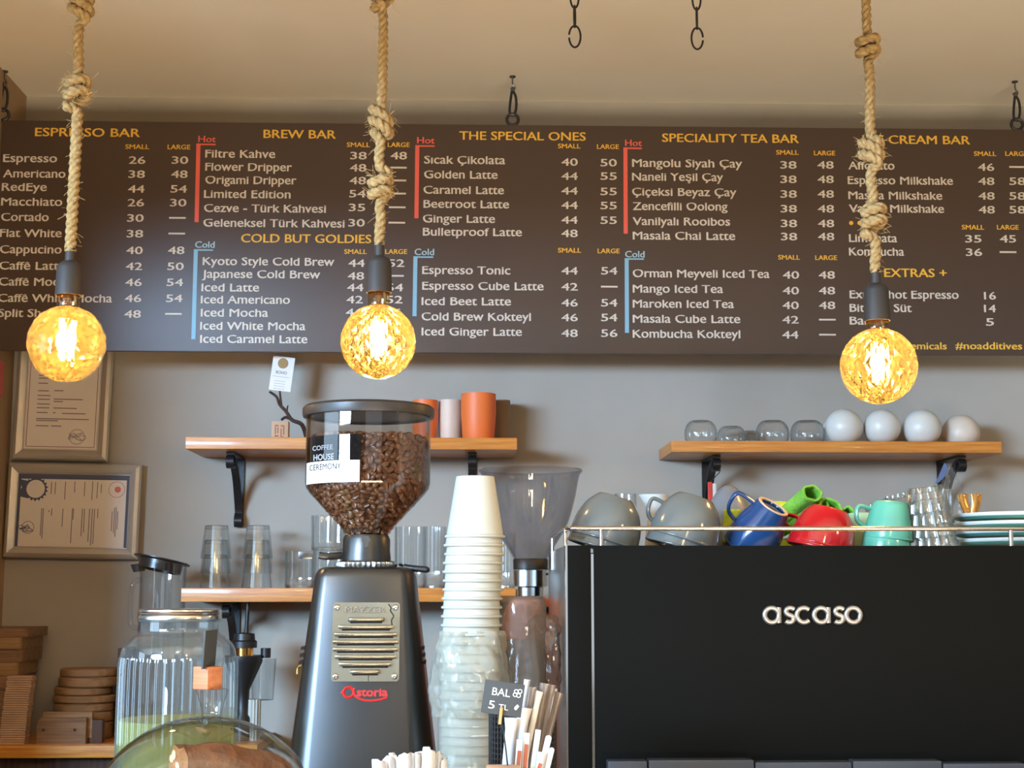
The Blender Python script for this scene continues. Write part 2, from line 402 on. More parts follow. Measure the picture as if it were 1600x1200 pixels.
# ------------------------------------------------------------------ menu board
YB = 3.60
zb1 = ZT(800, 195, YB); zb0 = ZT(800, 551.5, YB); xb1 = W(1760, 400, YB).x
mb = thing('menu_board', 'long dark brown menu board of drinks and prices hung along the back wall', 'menu board', (0, YB, zb0))
mk('panel', box(XL + 0.004, xb1, 0, 0.012, 0, zb1 - zb0, 0.002), M['board'], mb)
def put(g, s, x0, x1, cy, cap, bold=0.02, xup=False):
    base = cy + cap / 2
    p = W(x0, base, YB); k = SP((x0 + x1) / 2, cy, YB)
    sh = cap * k * .03                  # heavier strokes: the same lettering printed twice, a hair apart
    for q in (-1, 0, 1): g.join(text(s, cap * k, (x1 - x0) * k, bold=0, xup=xup), T_(p.x + q * sh, -0.0004 - .00003 * q, p.z - zb0 + q * sh * .35))
def num(g, s, cx, cy):
    if s == '-':
        a = W(cx - 13, cy + 1.2, YB); b = W(cx + 13, cy - 1.2, YB)
        g.join(box(a.x, b.x, -0.0006, 0.0, a.z - zb0, b.z - zb0)); return
    wd = {1: 12, 2: 25}[len(s)]
    if s.startswith('1'): wd = 18
    put(g, s, cx - wd / 2, cx + wd / 2, cy, 11.6)
def bracketbar(name, m, x0, y0, x1, ylow, lean):
    a = W(x0, y0 - 1.5, YB); b = W(x1, y0 + 1, YB); g = box(a.x, b.x, -0.0006, 0, b.z - zb0, a.z - zb0)
    c = W(x0 + lean, ylow, YB); wd = 6.3 * SP(x0, y0, YB)
    g.join(prism([(a.x, a.z - zb0), (a.x + wd, a.z - zb0), (c.x + wd, c.z - zb0), (c.x, c.z - zb0)], -0.0008, 0))
    mk(name, g, m, mb, None)
H = [('ESPRESSO BAR', 55, 217, 206), ('BREW BAR', 412, 524, 209), ('COLD BUT GOLDIES', 377, 579, 372), ('THE SPECIAL ONES', 718, 915, 211.5),
     ('SPECIALITY TEA BAR', 1035, 1249, 215), ('ICE CREAM BAR', 1348, 1517, 217.5), ('EXTRAS +', 1382, 1480, 426)]
for s, a, b, c in H:
    g = G(); put(g, s, a, b, c, 13.2); mk('heading', g, M['gold'], mb, None)
for a, b, c in [(196, 233, 229), (542, 578, 226), (538, 573, 393), (872, 907, 228), (872, 908, 391), (1213, 1248, 238), (1216, 1250, 402), (1522, 1557, 240), (1503, 1538, 355)]:
    g = G(); put(g, 'SMALL', a, b, c, 7.2); mk('size_heading', g, M['gold'], mb, None)
for a, b, c in [(262, 297, 229.5), (606, 640, 226), (602, 636, 393), (933, 967, 229), (934, 968, 392), (1272, 1305, 239), (1274, 1308, 402.5), (1571, 1606, 240), (1558, 1592, 355)]:
    g = G(); put(g, 'LARGE', a, b, c, 7.2); mk('size_heading', g, M['gold'], mb, None)
ITEMS = [
 [('Espresso', 5, 88, 247), ('Americano', 5, 101, 271), ('RedEye', 3, 72, 292), ('Macchiato', 2, 96, 315), ('Cortado', 2, 75, 339), ('Flat White', 0, 95, 364), ('Cappucino', 0, 95, 389.5),
  ('Caffê Latte', -1, 101, 415), ('Caffê Mocha', -2, 112, 440), ('Caffê White Mocha', -3, 173, 465.5), ('Split Shot', -3, 84, 489)],
 [('Filtre Kahve', 321, 429, 240), ('Flower Dripper', 321, 455, 260.5), ('Origami Dripper', 321, 462, 281), ('Limited Edition', 319, 453, 303), ('Cezve - Türk Kahvesi', 319, 508, 325), ('Geleneksel Türk Kahvesi', 318, 537, 348)],
 [('Kyoto Style Cold Brew', 317, 521, 408), ('Japanese Cold Brew', 316, 499, 428), ('Iced Latte', 315, 404, 449), ('Iced Americano', 314, 452, 468), ('Iced Mocha', 314, 418, 488.5), ('Iced White Mocha', 313, 476, 509), ('Iced Caramel Latte', 313, 479, 529.5)],
 [('Sıcak Çikolata', 663, 789, 249.5), ('Golden Latte', 663, 777, 272.5), ('Caramel Latte', 662, 787, 296.5), ('Beetroot Latte', 662, 795, 318.5), ('Ginger Latte', 661, 773, 341.5), ('Bulletproof Latte', 661, 815, 362)],
 [('Espresso Tonic', 660, 797, 422), ('Espresso Cube Latte', 660, 849, 446.5), ('Iced Beet Latte', 659, 798, 470.5), ('Cold Brew Kokteyl', 659, 829, 494.5), ('Iced Ginger Latte', 659, 815, 518)],
 [('Mangolu Siyah Çay', 988, 1160, 254.5), ('Naneli Yeşil Çay', 988, 1130, 276), ('Çiçeksi Beyaz Çay', 988, 1151, 299.5), ('Zencefilli Oolong', 989, 1137, 322), ('Vanilyalı Rooibos', 989, 1141, 345.5), ('Masala Chai Latte', 989, 1149, 368)],
 [('Orman Meyveli Iced Tea', 989, 1203, 427), ('Mango Iced Tea', 989, 1130, 451), ('Maroken Iced Tea', 989, 1147, 474.5), ('Masala Cube Latte', 989, 1157, 498), ('Kombucha Kokteyl', 989, 1157, 521.5)],
 [('Affogato', 1326, 1398, 258.5), ('Espresso Milkshake', 1325, 1490, 281.5), ('Masala Milkshake', 1326, 1473, 305), ('Vanilla Milkshake', 1327, 1476, 325.5), ('Limonata', 1327, 1402, 372), ('Kombucha', 1327, 1413, 393)],
 [('Extra Shot Espresso', 1328, 1499, 460), ('Bitkisel Süt', 1328, 1425, 481), ('Bal', 1328, 1354, 501)]]
for grp in ITEMS:
    for s, a, b, c in grp:
        g = G(); put(g, s, a, b, c, 12.2, 0.014, True); mk('menu_line', g, M['cream'], mb, None)
def column(pairs, cx0, cx1=None):
    y0 = pairs[0][1]; y1 = pairs[-1][1]
    cx1 = cx0 if cx1 is None else cx1
    for s, y in pairs:
        g = G(); num(g, s, cx0 + (cx1 - cx0) * (y - y0) / max(y1 - y0, 1), y)
        mk('price', g, M['cream'], mb, None)
def zipc(s, ys): return list(zip(s.split(), ys))
yA = [250, 272, 295, 316.5, 340.5, 365, 391, 416, 441, 466, 490.5]
column(zipc('26 38 44 26 30 38 40 42 46 46 48', yA), 214, 207); column(zipc('30 48 54 30 - - 48 50 54 54 -', yA), 281, 271)
yB = [243, 262, 282, 302.5, 324, 348]
column(zipc('38 48 48 54 35 30', yB), 560, 557); column(zipc('48 - - - - -', yB), 623, 620)
yC = [411, 431, 449, 468, 488]
column(zipc('44 48 44 42 46', yC), 557, 553); column(zipc('52 - 54 52 56', yC), 619, 615)
yD = [253, 275, 298, 320.5, 343.5, 364.5]
column(zipc('40 44 44 44 44 48', yD), 890); column(zipc('50 55 55 55 55', [254, 275, 299, 321, 344]), 951)
yE = [423, 448, 473, 496, 520.5]
column(zipc('44 42 46 46 48', yE), 890); column(zipc('54 - 54 54 56', yE), 952)
yF = [257.5, 280, 303, 326, 349, 369.5]
column(zipc('38 38 38 38 38 38', yF), 1232, 1233); column(zipc('48 48 48 48 48 48', yF), 1290, 1291)
yG = [429.5, 454, 477, 499.5, 523]
column(zipc('40 40 40 42 44', yG), 1236, 1235); column(zipc('48 48 48 - -', yG), 1292, 1293)
yH = [261, 283, 306, 327.5]
column(zipc('46 48 48 48', yH), 1541, 1542); column(zipc('- 58 58 58', yH), 1590)
column(zipc('35 36', [373, 394]), 1521, 1522); column(zipc('45 -', [373, 394]), 1575)
column(zipc('16 14 5', [462, 482, 503]), 1547)
g = G()
for x in (1330, 1343, 1356): p = W(x, 348.5, YB); g.join(cyl(3.3 * SP(x, 348, YB), 0, 0.0006, 16).xf(T_(p.x, 0, p.z - zb0) @ RX(PI / 2)))
mk('bullet_dots', g, M['gold'], mb, None)
for s, a, b in (('#nochemicals', 1372, 1480), ('#noadditives', 1493, 1598)):
    g = G(); put(g, s, a, b, 540, 11); mk('hashtag', g, M['gold'], mb, None)
for s, m, a, b, c in (('Hot', 'red', 310, 337, 217), ('Hot', 'red', 652, 679, 219), ('Hot', 'red', 977, 1003, 223), ('Cold', 'paleblue', 305, 335, 382), ('Cold', 'paleblue', 648, 678, 393.5), ('Cold', 'paleblue', 977, 1007, 397)):
    g = G(); put(g, s, a, b, c, 10); mk('section_label', g, M[m], mb, None)
bracketbar('red_bar', M['red'], 307, 226, 337, 347, -3); bracketbar('red_bar', M['red'], 649, 228.5, 679, 341, -1.5); bracketbar('red_bar', M['red'], 974, 232, 1003, 365, 0.5)
bracketbar('blue_bar', M['blue'], 303, 391, 333, 530, -4); bracketbar('blue_bar', M['blue'], 646, 402, 677, 494, -1.5); bracketbar('blue_bar', M['blue'], 976, 405, 1006, 520, 0.5)
for x in (3, 801, 1590):                # black rings the board hangs by
    p = W(x, 186, YB)
    mk('hanging_ring', tube([(0.0145 * math.cos(a), 0, 0.0145 * math.sin(a)) for a in [2 * PI * k / 24 for k in range(24)]], 0.0042, 8, True).xf(T_(p.x, 0.006, zb1 - zb0 + 0.0155)), M['black'], mb)

# ceiling hooks holding the board
def link_pts(a, b, n=20, gap=None):
    ks = range(n) if gap is None else range(1, n - 1)
    off = gap or 0
    return [(a * math.cos(off + 2 * PI * k / n), 0, b * math.sin(off + 2 * PI * k / n)) for k in ks]
for x, lab in ((3, 'black snap hook hanging the menu board at its far left end'), (801, 'black snap hook hanging the menu board above the special ones heading'), (1590, 'black snap hook hanging the menu board at its right end')):
    p = W(x, 186, YB); top = ZC; z0 = zb1 + 0.026
    t = thing('ceiling_hook', lab, 'hook', (p.x, YB + 0.006, z0), group='hooks carrying the menu board')
    L = top - z0
    mk('screw_eye', tube(smooth_path([(0, 0, L), (0, 0, L - 0.02), (0.006, 0, L - 0.03), (0, 0, L - 0.042), (-0.007, 0, L - 0.032)], 6), 0.002, 6).join(cyl(0.008, L - 0.003, L, 12)), M['socketg'], t)
    h = L - 0.038
    mk('snap_hook', tube(smooth_path([(0, 0, h), (0.008, 0, h * 0.75), (0.009, 0, h * 0.3), (0.002, 0, 0), (-0.007, 0, 0.008), (-0.006, 0, h * 0.5), (-0.002, 0, h * 0.95)], 6), 0.0034, 8), M['black'], t)
    mk('swivel', lathe([(1e-4, h - 0.004), (0.005, h - 0.003), (0.006, h + 0.004), (0.003, h + 0.009), (1e-4, h + 0.01)], 12), M['socketg'], t)

# loose ceiling chains, open last link
def chain(px, ytop_end, lab, flip):
    Yc = 2.6; zend = ZT(px, ytop_end, Yc); x = W(px, 40, Yc).x
    t = thing('chain', lab, 'chain', (x, Yc, zend), group='short chains from the ceiling')
    k = SP(px, 40, Yc); b = 17.5 * k; a = 9 * k
    g = tube([(a * math.cos(u), 0, b + b * math.sin(u)) for u in [(0.12 if flip else PI + 0.12) + (2 * PI - 0.3) * i / 26 for i in range(27)]], 1.6 * k, 7)
    mk('open_link', g, M['blackm'], t)
    z = 2 * b - 2 * k; i = 0
    while zend + z < ZC - 0.01:
        g = tube([(6.5 * k * math.cos(u), 0, b + b * math.sin(u)) for u in [2 * PI * j / 22 for j in range(22)]], 1.6 * k, 7, True)
        g.xf(RZ(PI / 2 * 0.85 if i % 2 == 0 else 0)); g.xf(T_(0, 0, z)); mk('link', g, M['blackm'], t)
        z += 2 * b - 4 * k; i += 1
chain(898, 74, 'short black chain with its open bottom link gaping left', False)
chain(1089, 77, 'short black chain with its open bottom link gaping right', True)

# ------------------------------------------------------------------ pendant lamps
def knot_pts(zc, r, ph, tilt, turns=2.0):
    """points of a rope wrapping itself, from top to bottom round z=zc"""
    P = []; n = 14
    R = 1.4 * r
    for i in range(n + 1):
        u = i / n; a = ph + turns * 2 * PI * u
        z = 1.9 * r * (1 - 2 * u)
        P.append((R * math.cos(a), R * math.sin(a), zc + z + tilt * R * math.cos(a)))
    return P
def lamp(name, lab, bx, by, R, YL, knots, neck, body, gneck, rw, style):
    c = W(bx, by, YL); k = SP(bx, by, YL); r = R * k
    zz = lambda py: ZT(bx, py, YL) - c.z
    t = thing('pendant_lamp', lab, 'pendant lamp', c, group='rope pendant lamps')
    # rope
    top = ZC - c.z; bot = zz(neck[0]) - 0.004
    pts = [(0, 0, bot), (0, 0, bot + 0.02)]
    for j, kp in enumerate(sorted(knots, reverse=True)):
        zc = zz(kp); rr = rw * k
        pts.append((0.002 * (-1) ** j, 0, zc - 6.0 * rr)); pts.append((0, 0, zc - 3.6 * rr))
        pts += list(reversed(knot_pts(zc, rr * 1.12, 2.1 * j + bx, (-1) ** j * 0.5)))
        pts.append((0, 0, zc + 3.6 * rr))
    pts += [(0, 0, top - 0.05), (0, 0, top)]
    path = smooth_path(pts, 6); res = [path[0]]
    for a, b in zip(path, path[1:]):
        n = max(1, int((b - a).length / 0.0020))
        res += [a.lerp(b, (q + 1) / n) for q in range(n)]
    def sec(i, d):
        z = res[i].z; rr = rw * k * (1.0 if z < 0.35 else max(0.84, 1 - (z - 0.35) * 0.5)); o = []
        for j in range(18):
            a = 2 * PI * j / 18; q = rr * (0.70 + 0.36 * abs(math.cos(1.5 * a))); a2 = a + d * 165
            o.append((q * math.cos(a2), q * math.sin(a2)))
        return o
    mk('rope', sweep(res, sec), M['rope'], t, 70)
    # fibres sticking out
    g = G(); rnd = random.Random(bx)
    for q in range(260):
        if rnd.random() < 0.6: zc = zz(rnd.choice(knots)) + rnd.uniform(-0.022, 0.022); rr = rw * k * 2.1
        else: zc = rnd.uniform(bot, min(top, 0.75)); rr = rw * k * 0.9
        a = rnd.uniform(0, 2 * PI); L = rnd.uniform(0.005, 0.014); a2 = a + rnd.uniform(-1, 1)
        p0 = Vector((rr * math.cos(a), rr * math.sin(a), zc)); d = Vector((math.cos(a2), math.sin(a2), rnd.uniform(-1, 1))) * L
        g.join(tube([p0 - d * 0.3, p0 + d * 0.4, p0 + d + Vector((0, 0, rnd.uniform(-0.004, 0.004)))], 0.00022, 3))
    o = mk('rope_fibres', g, M['fuzz'], t, None); o['kind'] = 'stuff'
    # socket
    g = lathe([(1e-4, zz(neck[0])), (neck[1] * k, zz(neck[0])), (neck[1] * k, zz(body[0])), (1e-4, zz(body[0]) - 0.001)], 24)
    mk('cable_grip', g, M['charcoal'], t)
    b1 = body[1] * k; za = zz(body[0]); zb = zz(body[2])
    mk('socket', lathe([(1e-4, za + 0.001), (b1 * 0.55, za + 0.001), (b1 * 0.86, za - 0.004), (b1 * 0.97, za - 0.011), (b1 * 1.02, zb), (b1 * 0.92, zb), (b1 * 0.9, zb + 0.02), (1e-4, zb + 0.02)], 36), M['charcoal'], t)
    # glass
    gr = gneck * k; a0 = math.asin(min(0.95, gr / r))
    mk('bulb_neck', lathe([(gr * 0.9, zb + 0.004), (gr, zb - 0.004), (gr * 1.04, r * math.cos(a0) + 0.003), (r * math.sin(a0) * 1.02, r * math.cos(a0))], 32), M['bulbneck'], t)
    g = G(); v = []; f = []
    rows, cols = (13, 20) if style else (24, 36)
    th = [a0 + (PI - a0) * i / rows for i in range(rows + 1)]
    if style:                           # cut diamonds: pyramids on a staggered grid
        def P(i, j, d=1.0):
            a = 2 * PI * (j + 0.5 * (i % 2)) / cols; q = th[min(i, rows)]
            return (r * d * math.sin(q) * math.cos(a), r * d * math.sin(q) * math.sin(a), r * d * math.cos(q))
        idx = {}
        for i in range(rows + 1):
            for j in range(cols): idx[i, j] = len(v); v.append(P(i, j))
        for i in range(rows - 1):       # diamond with corners (i,j) (i+1,..) (i+2,j)
            for j in range(cols):
                s = i % 2
                Lf = idx[i + 1, (j - 1 + s) % cols]; Rt = idx[i + 1, (j + s) % cols]; Tp = idx[i, j]; Bt = idx[i + 2, j]
                a = 2 * PI * (j + 0.5 * (i % 2)) / cols; q = th[i + 1]; d = 0.955 if style == 1 else (0.95 if (i + j) % 2 else 0.975)
                cidx = len(v); v.append((r * d * math.sin(q) * math.cos(a), r * d * math.sin(q) * math.sin(a), r * d * math.cos(q)))
                f += [(Tp, Lf, cidx), (Lf, Bt, cidx), (Bt, Rt, cidx), (Rt, Tp, cidx)]
        for j in range(cols): f.append((idx[0, j], idx[1, j], idx[0, (j + 1) % cols]))
        g.add(v, f); mk('bulb_glass', g, M['amber'], t, None)
    else:                               # hammered glass
        rnd = random.Random(3)
        for i in range(rows + 1):
            for j in range(cols):
                a = 2 * PI * (j + 0.5 * (i % 2)) / cols; q = th[i]; d = rnd.uniform(0.955, 1.0) if 2 < i < rows - 1 else 0.985
                v.append((r * d * math.sin(q) * math.cos(a), r * d * math.sin(q) * math.sin(a), r * d * math.cos(q)))
        for i in range(rows):
            for j in range(cols):
                a = i * cols + j; b = i * cols + (j + 1) % cols
                if i % 2 == 0: f += [(a, b, a + cols), (b, b + cols, a + cols)]
                else: f += [(a, b, b + cols), (a, b + cols, a + cols)]
        g.add(v, f); mk('bulb_glass', g, M['amber'], t, None)
    # filament cage
    g = G(); hh = 0.026
    for q in range(6):
        a = 2 * PI * q / 6 + 0.3
        g.join(tube([(0.007 * math.cos(a), 0.007 * math.sin(a), -hh + 0.004), (0.009 * math.cos(a), 0.009 * math.sin(a), hh + 0.004)], 0.0017, 6))
    mk('filament', g, M['filament'], t)
    mk('stem', tube([(0, 0, zb + 0.01), (0, 0, 0.032)], 0.004, 10).join(tube([(0, 0, 0.034), (0, 0, -0.024)], 0.0008, 5)), M['bulbneck'], t)
    l = bpy.data.lights.new('bulb_light', 'POINT'); l.energy = 7.5; l.color = (1.0, 0.60, 0.24); l.shadow_soft_size = 0.012
    lo = bpy.data.objects.new('bulb_light', l); COL.objects.link(lo); lo.parent = t; lo.location = (0, 0, 0.004)
YL = 2.35
lamp('a', 'pendant lamp with hammered amber globe, leftmost of the three rope lamps', 104, 537, 61, YL, [8, 143], (388, 8), (410, 20.5, 462), 17, 9.0, 0)
lamp('b', 'pendant lamp with cut amber globe hanging above the full coffee hopper', 591, 534, 59, YL, [-6, 192, 290], (380, 7.5), (402, 20, 458), 16.5, 8.4, 1)
lamp('c', 'pendant lamp with cut amber globe on the frayed rope near the right end', 1373, 572, 60, YL, [72, 236, 343], (423, 7.5), (445, 20, 502), 18, 8.6, 2)

# ------------------------------------------------------------------ wall shelves
def shelf(x0, x1, yt, yb, Yf, name, lab, right=False):
    a = W(x0, yt, Yf); b = W(x1, yt, Yf); zt_ = a.z; zb = ZT((x0 + x1) / 2, yb, Yf)
    return tag(mk(name, box(a.x, b.x, Yf, YW - 0.001, zb, zt_, 0.002), M['shelfwood']), lab, 'shelf'), zt_, zb
s1, Z1, Z1b = shelf(290, 808, 682.5, 702, 3.56, 'wall_shelf', 'pale wooden wall shelf holding the orange and cream ceramic cups')
s2, Z2, Z2b = shelf(1049, 1565, 688.5, 707, 3.56, 'wall_shelf', 'honey wooden wall shelf holding glass bowls and round white mugs')
s3, Z3, Z3b = shelf(283, 806, 918.8, 940.5, 3.56, 'wall_shelf', 'lower wooden wall shelf holding the stacked glass tumblers')
zb1_ = ZT(90, 1145, YW)
bx0 = XL + 0.002; bx1 = W(404, 1150, 3.52).x
bench = thing('back_counter', 'low back counter of two wood tones under the wooden serving boards', 'counter', (0, 0, 0))
mk('top_plank', box(bx0, bx1, 3.52, YW - 0.001, zb1_ - 0.02, zb1_), M['shelfwood'], bench)
mk('front_edge', box(bx0, bx1, 3.505, 3.52, zb1_ - 0.029, zb1_ - 0.001, 0.001), M['benchwood'], bench)
mk('cabinet', box(bx0, bx1, 3.56, YW - 0.001, 0, zb1_ - 0.02), M['darkwood'], bench)
ZB = zb1_

def bracket(px, ytop, ybot, ztop, lab, wpx=13, red=False):
    x = W(px, ytop, 3.74).x; zbm = ZT(px, ybot, 3.79); h = ztop - zbm; wd = wpx * SP(px, ytop, 3.74)
    t = thing('shelf_bracket', lab, 'bracket', (x, YW, ztop), group='black iron shelf brackets')
    mk('wall_strip', box(-wd / 2, wd / 2, -0.006, -0.001, -h, -0.001), M['blackm'], t)
    mk('shelf_strip', box(-wd / 2, wd / 2, -0.17, -0.001, -0.006, -0.001), M['blackm'], t)
    hook = [(-0.165, -0.006), (-0.178, -0.018), (-0.17, -0.034), (-0.15, -0.036), (-0.142, -0.024), (-0.15, -0.016)]
    P = [(-0.15, -0.016), (-0.143, -0.026), (-0.15, -0.037), (-0.168, -0.036), (-0.176, -0.022), (-0.16, -0.010), (-0.12, -0.022), (-0.07, -0.055), (-0.03, -h * 0.62), (-0.014, -h * 0.78), (-0.012, -h * 0.86)]
    sp = smooth_path([(0, a, b) for a, b in P], 5)
    mk('scroll', ribbon([(p.y, p.z) for p in sp], wd * 0.9, 0.005), M['blackm'], t)
    e = smooth_path([(0, -0.007, -h * 0.80), (0, -0.016, -h * 0.84), (0, -0.026, -h * 0.92), (0, -0.018, -h), (0, -0.007, -h * 0.99)], 5)
    mk('lower_scroll', ribbon([(p.y, p.z) for p in e], wd * 0.95, 0.005), M['blackm'], t)
    mk('screw', lathe([(1e-4, 0.0035), (0.0045, 0.003), (0.0062, 0)], 14).xf(T_(0, -0.006, -h * 0.725) @ RX(PI / 2)), M['knobwhite'], t)
    return t
bracket(371, 702, 822, Z1b, 'black iron scroll bracket under the left end of the ceramic cup shelf')
bracket(738, 704, 815, Z1b, 'black iron scroll bracket behind the tall paper cup stack')
bracket(1108, 708, 822, Z2b, 'black iron scroll bracket under the left end of the glass bowl shelf')
bracket(1480, 707, 815, Z2b, 'black iron scroll bracket under the right end of the white mug shelf')
bracket(364, 941, 1050, Z3b, 'black iron scroll bracket under the glass tumbler shelf behind the black brewer')

# ------------------------------------------------------------------ framed certificates
def frame(name, lab, cx, cy, wp, hp, border, tilt, Yf):
    c = W(cx, cy, Yf); k = SP(cx, cy, Yf); w2, h2, b = wp * k / 2, hp * k / 2, border * k
    t = thing(name, lab, 'picture frame', c, (0, tilt, 0))
    prof = [(0, 0), (0.004, -0.010), (b * 0.45, -0.015), (b * 0.85, -0.010), (b, -0.006), (b, 0)]
    for (dx, dz, L, a) in ((0, h2, w2, 0), (0, -h2, w2, PI), (-w2, 0, h2, -PI / 2), (w2, 0, h2, PI / 2)):
        g = G(); v = []; n = len(prof)
        for s in (-1, 1):
            for (u, y) in prof: v.append((s * (L - u), y, -u))
        f = [(i, i + 1, n + i + 1, n + i) for i in range(n - 1)] + [(n - 1, 0, n, 2 * n - 1), tuple(range(n)), tuple(reversed(range(n, 2 * n)))]
        g.add(v, f, T_(dx, 0, dz) @ RY(a)); mk('frame_side', g, M['silver'], t, 30)
    mk('backing', box(-w2 + b * .6, w2 - b * .6, -0.003, -0.0005, -h2 + b * .6, h2 - b * .6), M['silver'], t)
    return t, k, w2, h2, b
t, k, w2, h2, b = frame('certificate_frame', 'silver framed upright certificate half behind the leftmost lamp globe', 99, 628, 148, 184, 16, math.radians(1.1), 3.775)
pw, ph = w2 - b - 2 * k, h2 - b - 2 * k
mk('certificate', box(-pw, pw, -0.006, -0.004, -ph, ph), M['certpaper'], t)
g = G()
for i, (x0, x1, y) in enumerate([(-.7, -.45, .55), (-.7, -.42, .49), (-.3, 0, .51), (-.7, -.44, .38), (-.7, -.4, .22), (-.25, 0, .23), (-.7, -.35, .12), (-.7, -.36, .04), (-.25, .55, .05), (-.25, 0, 0.0),
                                 (-.7, -.36, -.06), (-.7, -.36, -.14), (-.25, .4, -.14), (-.7, -.4, -.24), (-.25, -.18, -.24), (0, .65, -.25), (-.7, .75, -.37), (-.7, -.1, -.41), (-.7, -.35, -.52), (-.28, 0, -.52)]):
    g.join(box(x0 * pw, x1 * pw, -0.0066, -0.006, y * ph - 0.0012, y * ph + 0.0012))
mk('print_lines', g, M['ink'], t, None)
mk('printed_border', box(-.93 * pw, .93 * pw, -0.0066, -0.006, -.965 * ph, -.95 * ph).join(box(-.95 * pw, -.93 * pw, -0.0066, -0.006, -.96 * ph, ph)).join(box(.93 * pw, .95 * pw, -0.0066, -0.006, -.96 * ph, ph)), M['pinkink'], t, None)
mk('emblem', cyl(0.013, 0, 0.0006, 20).xf(T_(-.62 * pw, -0.006, .72 * ph) @ RX(PI / 2)), M['ink'], t, None)
def loops(cx, cz, R, n, seed, th=0.0006):
    r = random.Random(seed); pts = [(cx + R * r.uniform(-1, 1), -0.0064, cz + R * .5 * r.uniform(-1, 1)) for _ in range(n)]
    return tube(smooth_path(pts, 6), th, 4)
def ring(R, cx, cz, y, th=0.0006, n=30):
    return tube([(cx + R * math.cos(2 * PI * i / n), y, cz + R * math.sin(2 * PI * i / n)) for i in range(n)], th, 4, True)
mk('signature', loops(.45 * pw, -.74 * ph, .022, 14, 5).join(ring(.019, .45 * pw, -.74 * ph, -0.0064)), M['ink'], t, None)

t, k, w2, h2, b = frame('certificate_frame', 'silver framed certificate hung sideways with blue border, rosette and signature', 114, 798, 208, 149, 17, math.radians(0.9), 3.775)
pw, ph = w2 - b - 1 * k, h2 - b - 1 * k
mk('blue_mount', box(-pw, pw, -0.005, -0.004, -ph, ph), M['navy'], t)
mk('certificate', box(-pw + 4.5 * k, pw - 4 * k, -0.006, -0.005, -ph, ph - 8 * k), M['certpaper'], t)
g = G()
for x, z0, z1 in [(-.42, -.05, .0), (-.40, .45, .78), (-.33, .45, .78), (-.37, -.15, .05), (-.55, -.7, .05), (-.52, -.78, .05), (-.15, .3, .8), (-.17, -.45, .05), (.02, .5, .8), (.0, -.9, .06), (.02, -.25, .06),
                  (.2, .4, .8), (.18, -.7, .06), (.22, -.6, .06), (.34, .3, .82), (.31, -.85, .06), (.36, -.95, .06), (.43, .35, .8), (.40, -.9, .06), (.46, -.2, .06), (.5, .5, .75), (.76, -.6, .1), (.79, -.7, .12), (.82, -.5, .0), (.72, -.55, 0)]:
    g.join(box(x * pw - 0.0009, x * pw + 0.0009, -0.0066, -0.006, z0 * ph, z1 * ph))
mk('print_lines', g, M['ink'], t, None)
sc_ = [((.034 if i % 2 else .028) * math.cos(2 * PI * i / 36), (.034 if i % 2 else .028) * math.sin(2 * PI * i / 36)) for i in range(36)]
sc_ = [(x * .93, z * .93) for x, z in sc_]
mk('rosette', prism(sc_, -0.0068, -0.0062).xf(T_(-.68 * pw, 0, .58 * ph)), M['navy'], t, None)
mk('rosette_centre', cyl(.023, 0, .0007, 30).xf(T_(-.68 * pw, -0.0068, .58 * ph) @ RX(PI / 2)), M['certpaper'], t, None)
mk('rosette_ribbon', prism([(-pw, .012), (-.82 * pw, .006), (-.82 * pw, .05), (-pw, .055), (-.93 * pw, .034)][::1], -0.0066, -0.006).xf(T_(0, 0, .58 * ph - .03)), M['navy'], t, None)
mk('signature', loops(-.8 * pw, -.5 * ph, .02, 16, 9).join(ring(.015, -.78 * pw, -.48 * ph, -0.0064)), M['navy'], t, None)
mk('red_emblem', ring(.02, .78 * pw, .6 * ph, -0.0064).join(cyl(.008, 0, .0006, 16).xf(T_(.8 * pw, -0.006, .6 * ph) @ RX(PI / 2))), M['redink'], t, None)
# pink card on the side wall
p = W(4, 590, 3.55)
tag(mk('notice_card', box(XL + 0.0005, XL + 0.006, 3.60, 3.70, ZT(5, 612, 3.6), ZT(5, 556, 3.6)), M['coffee']), 'pink red card on the brown side wall at the left edge', 'card')

# ------------------------------------------------------------------ things on the upper left shelf
def bcup(px, hw, ytop, Y, mat, lab):
    c = W(px, 684, Y); k = SP(px, 684, Y); h = ZT(px, ytop, Y) - Z1; r = hw * k
    o = mk('ceramic_cup', shell([(1e-4, 0), (r * .86, 0), (r * .9, .004), (r * 1.0, h * .6), (r * .99, h)], .003, 36), mat, None, 50, (c.x, Y, Z1))
    return tag(o, lab, 'cup', 'handleless ceramic cups on the upper shelf')
bcup(747.5, 27.5, 616, 3.64, M['orange'], 'tall orange handleless ceramic cup at the front of the shelf')
bcup(704, 19.5, 626, 3.72, M['creamc'], 'cream handleless ceramic cup left of the tall orange one')
bcup(783, 14.5, 626, 3.745, M['taupe'], 'taupe handleless ceramic cup half behind the tall orange one')
bcup(664, 20, 626, 3.70, M['orange'], 'smaller orange ceramic cup half behind the coffee hopper')
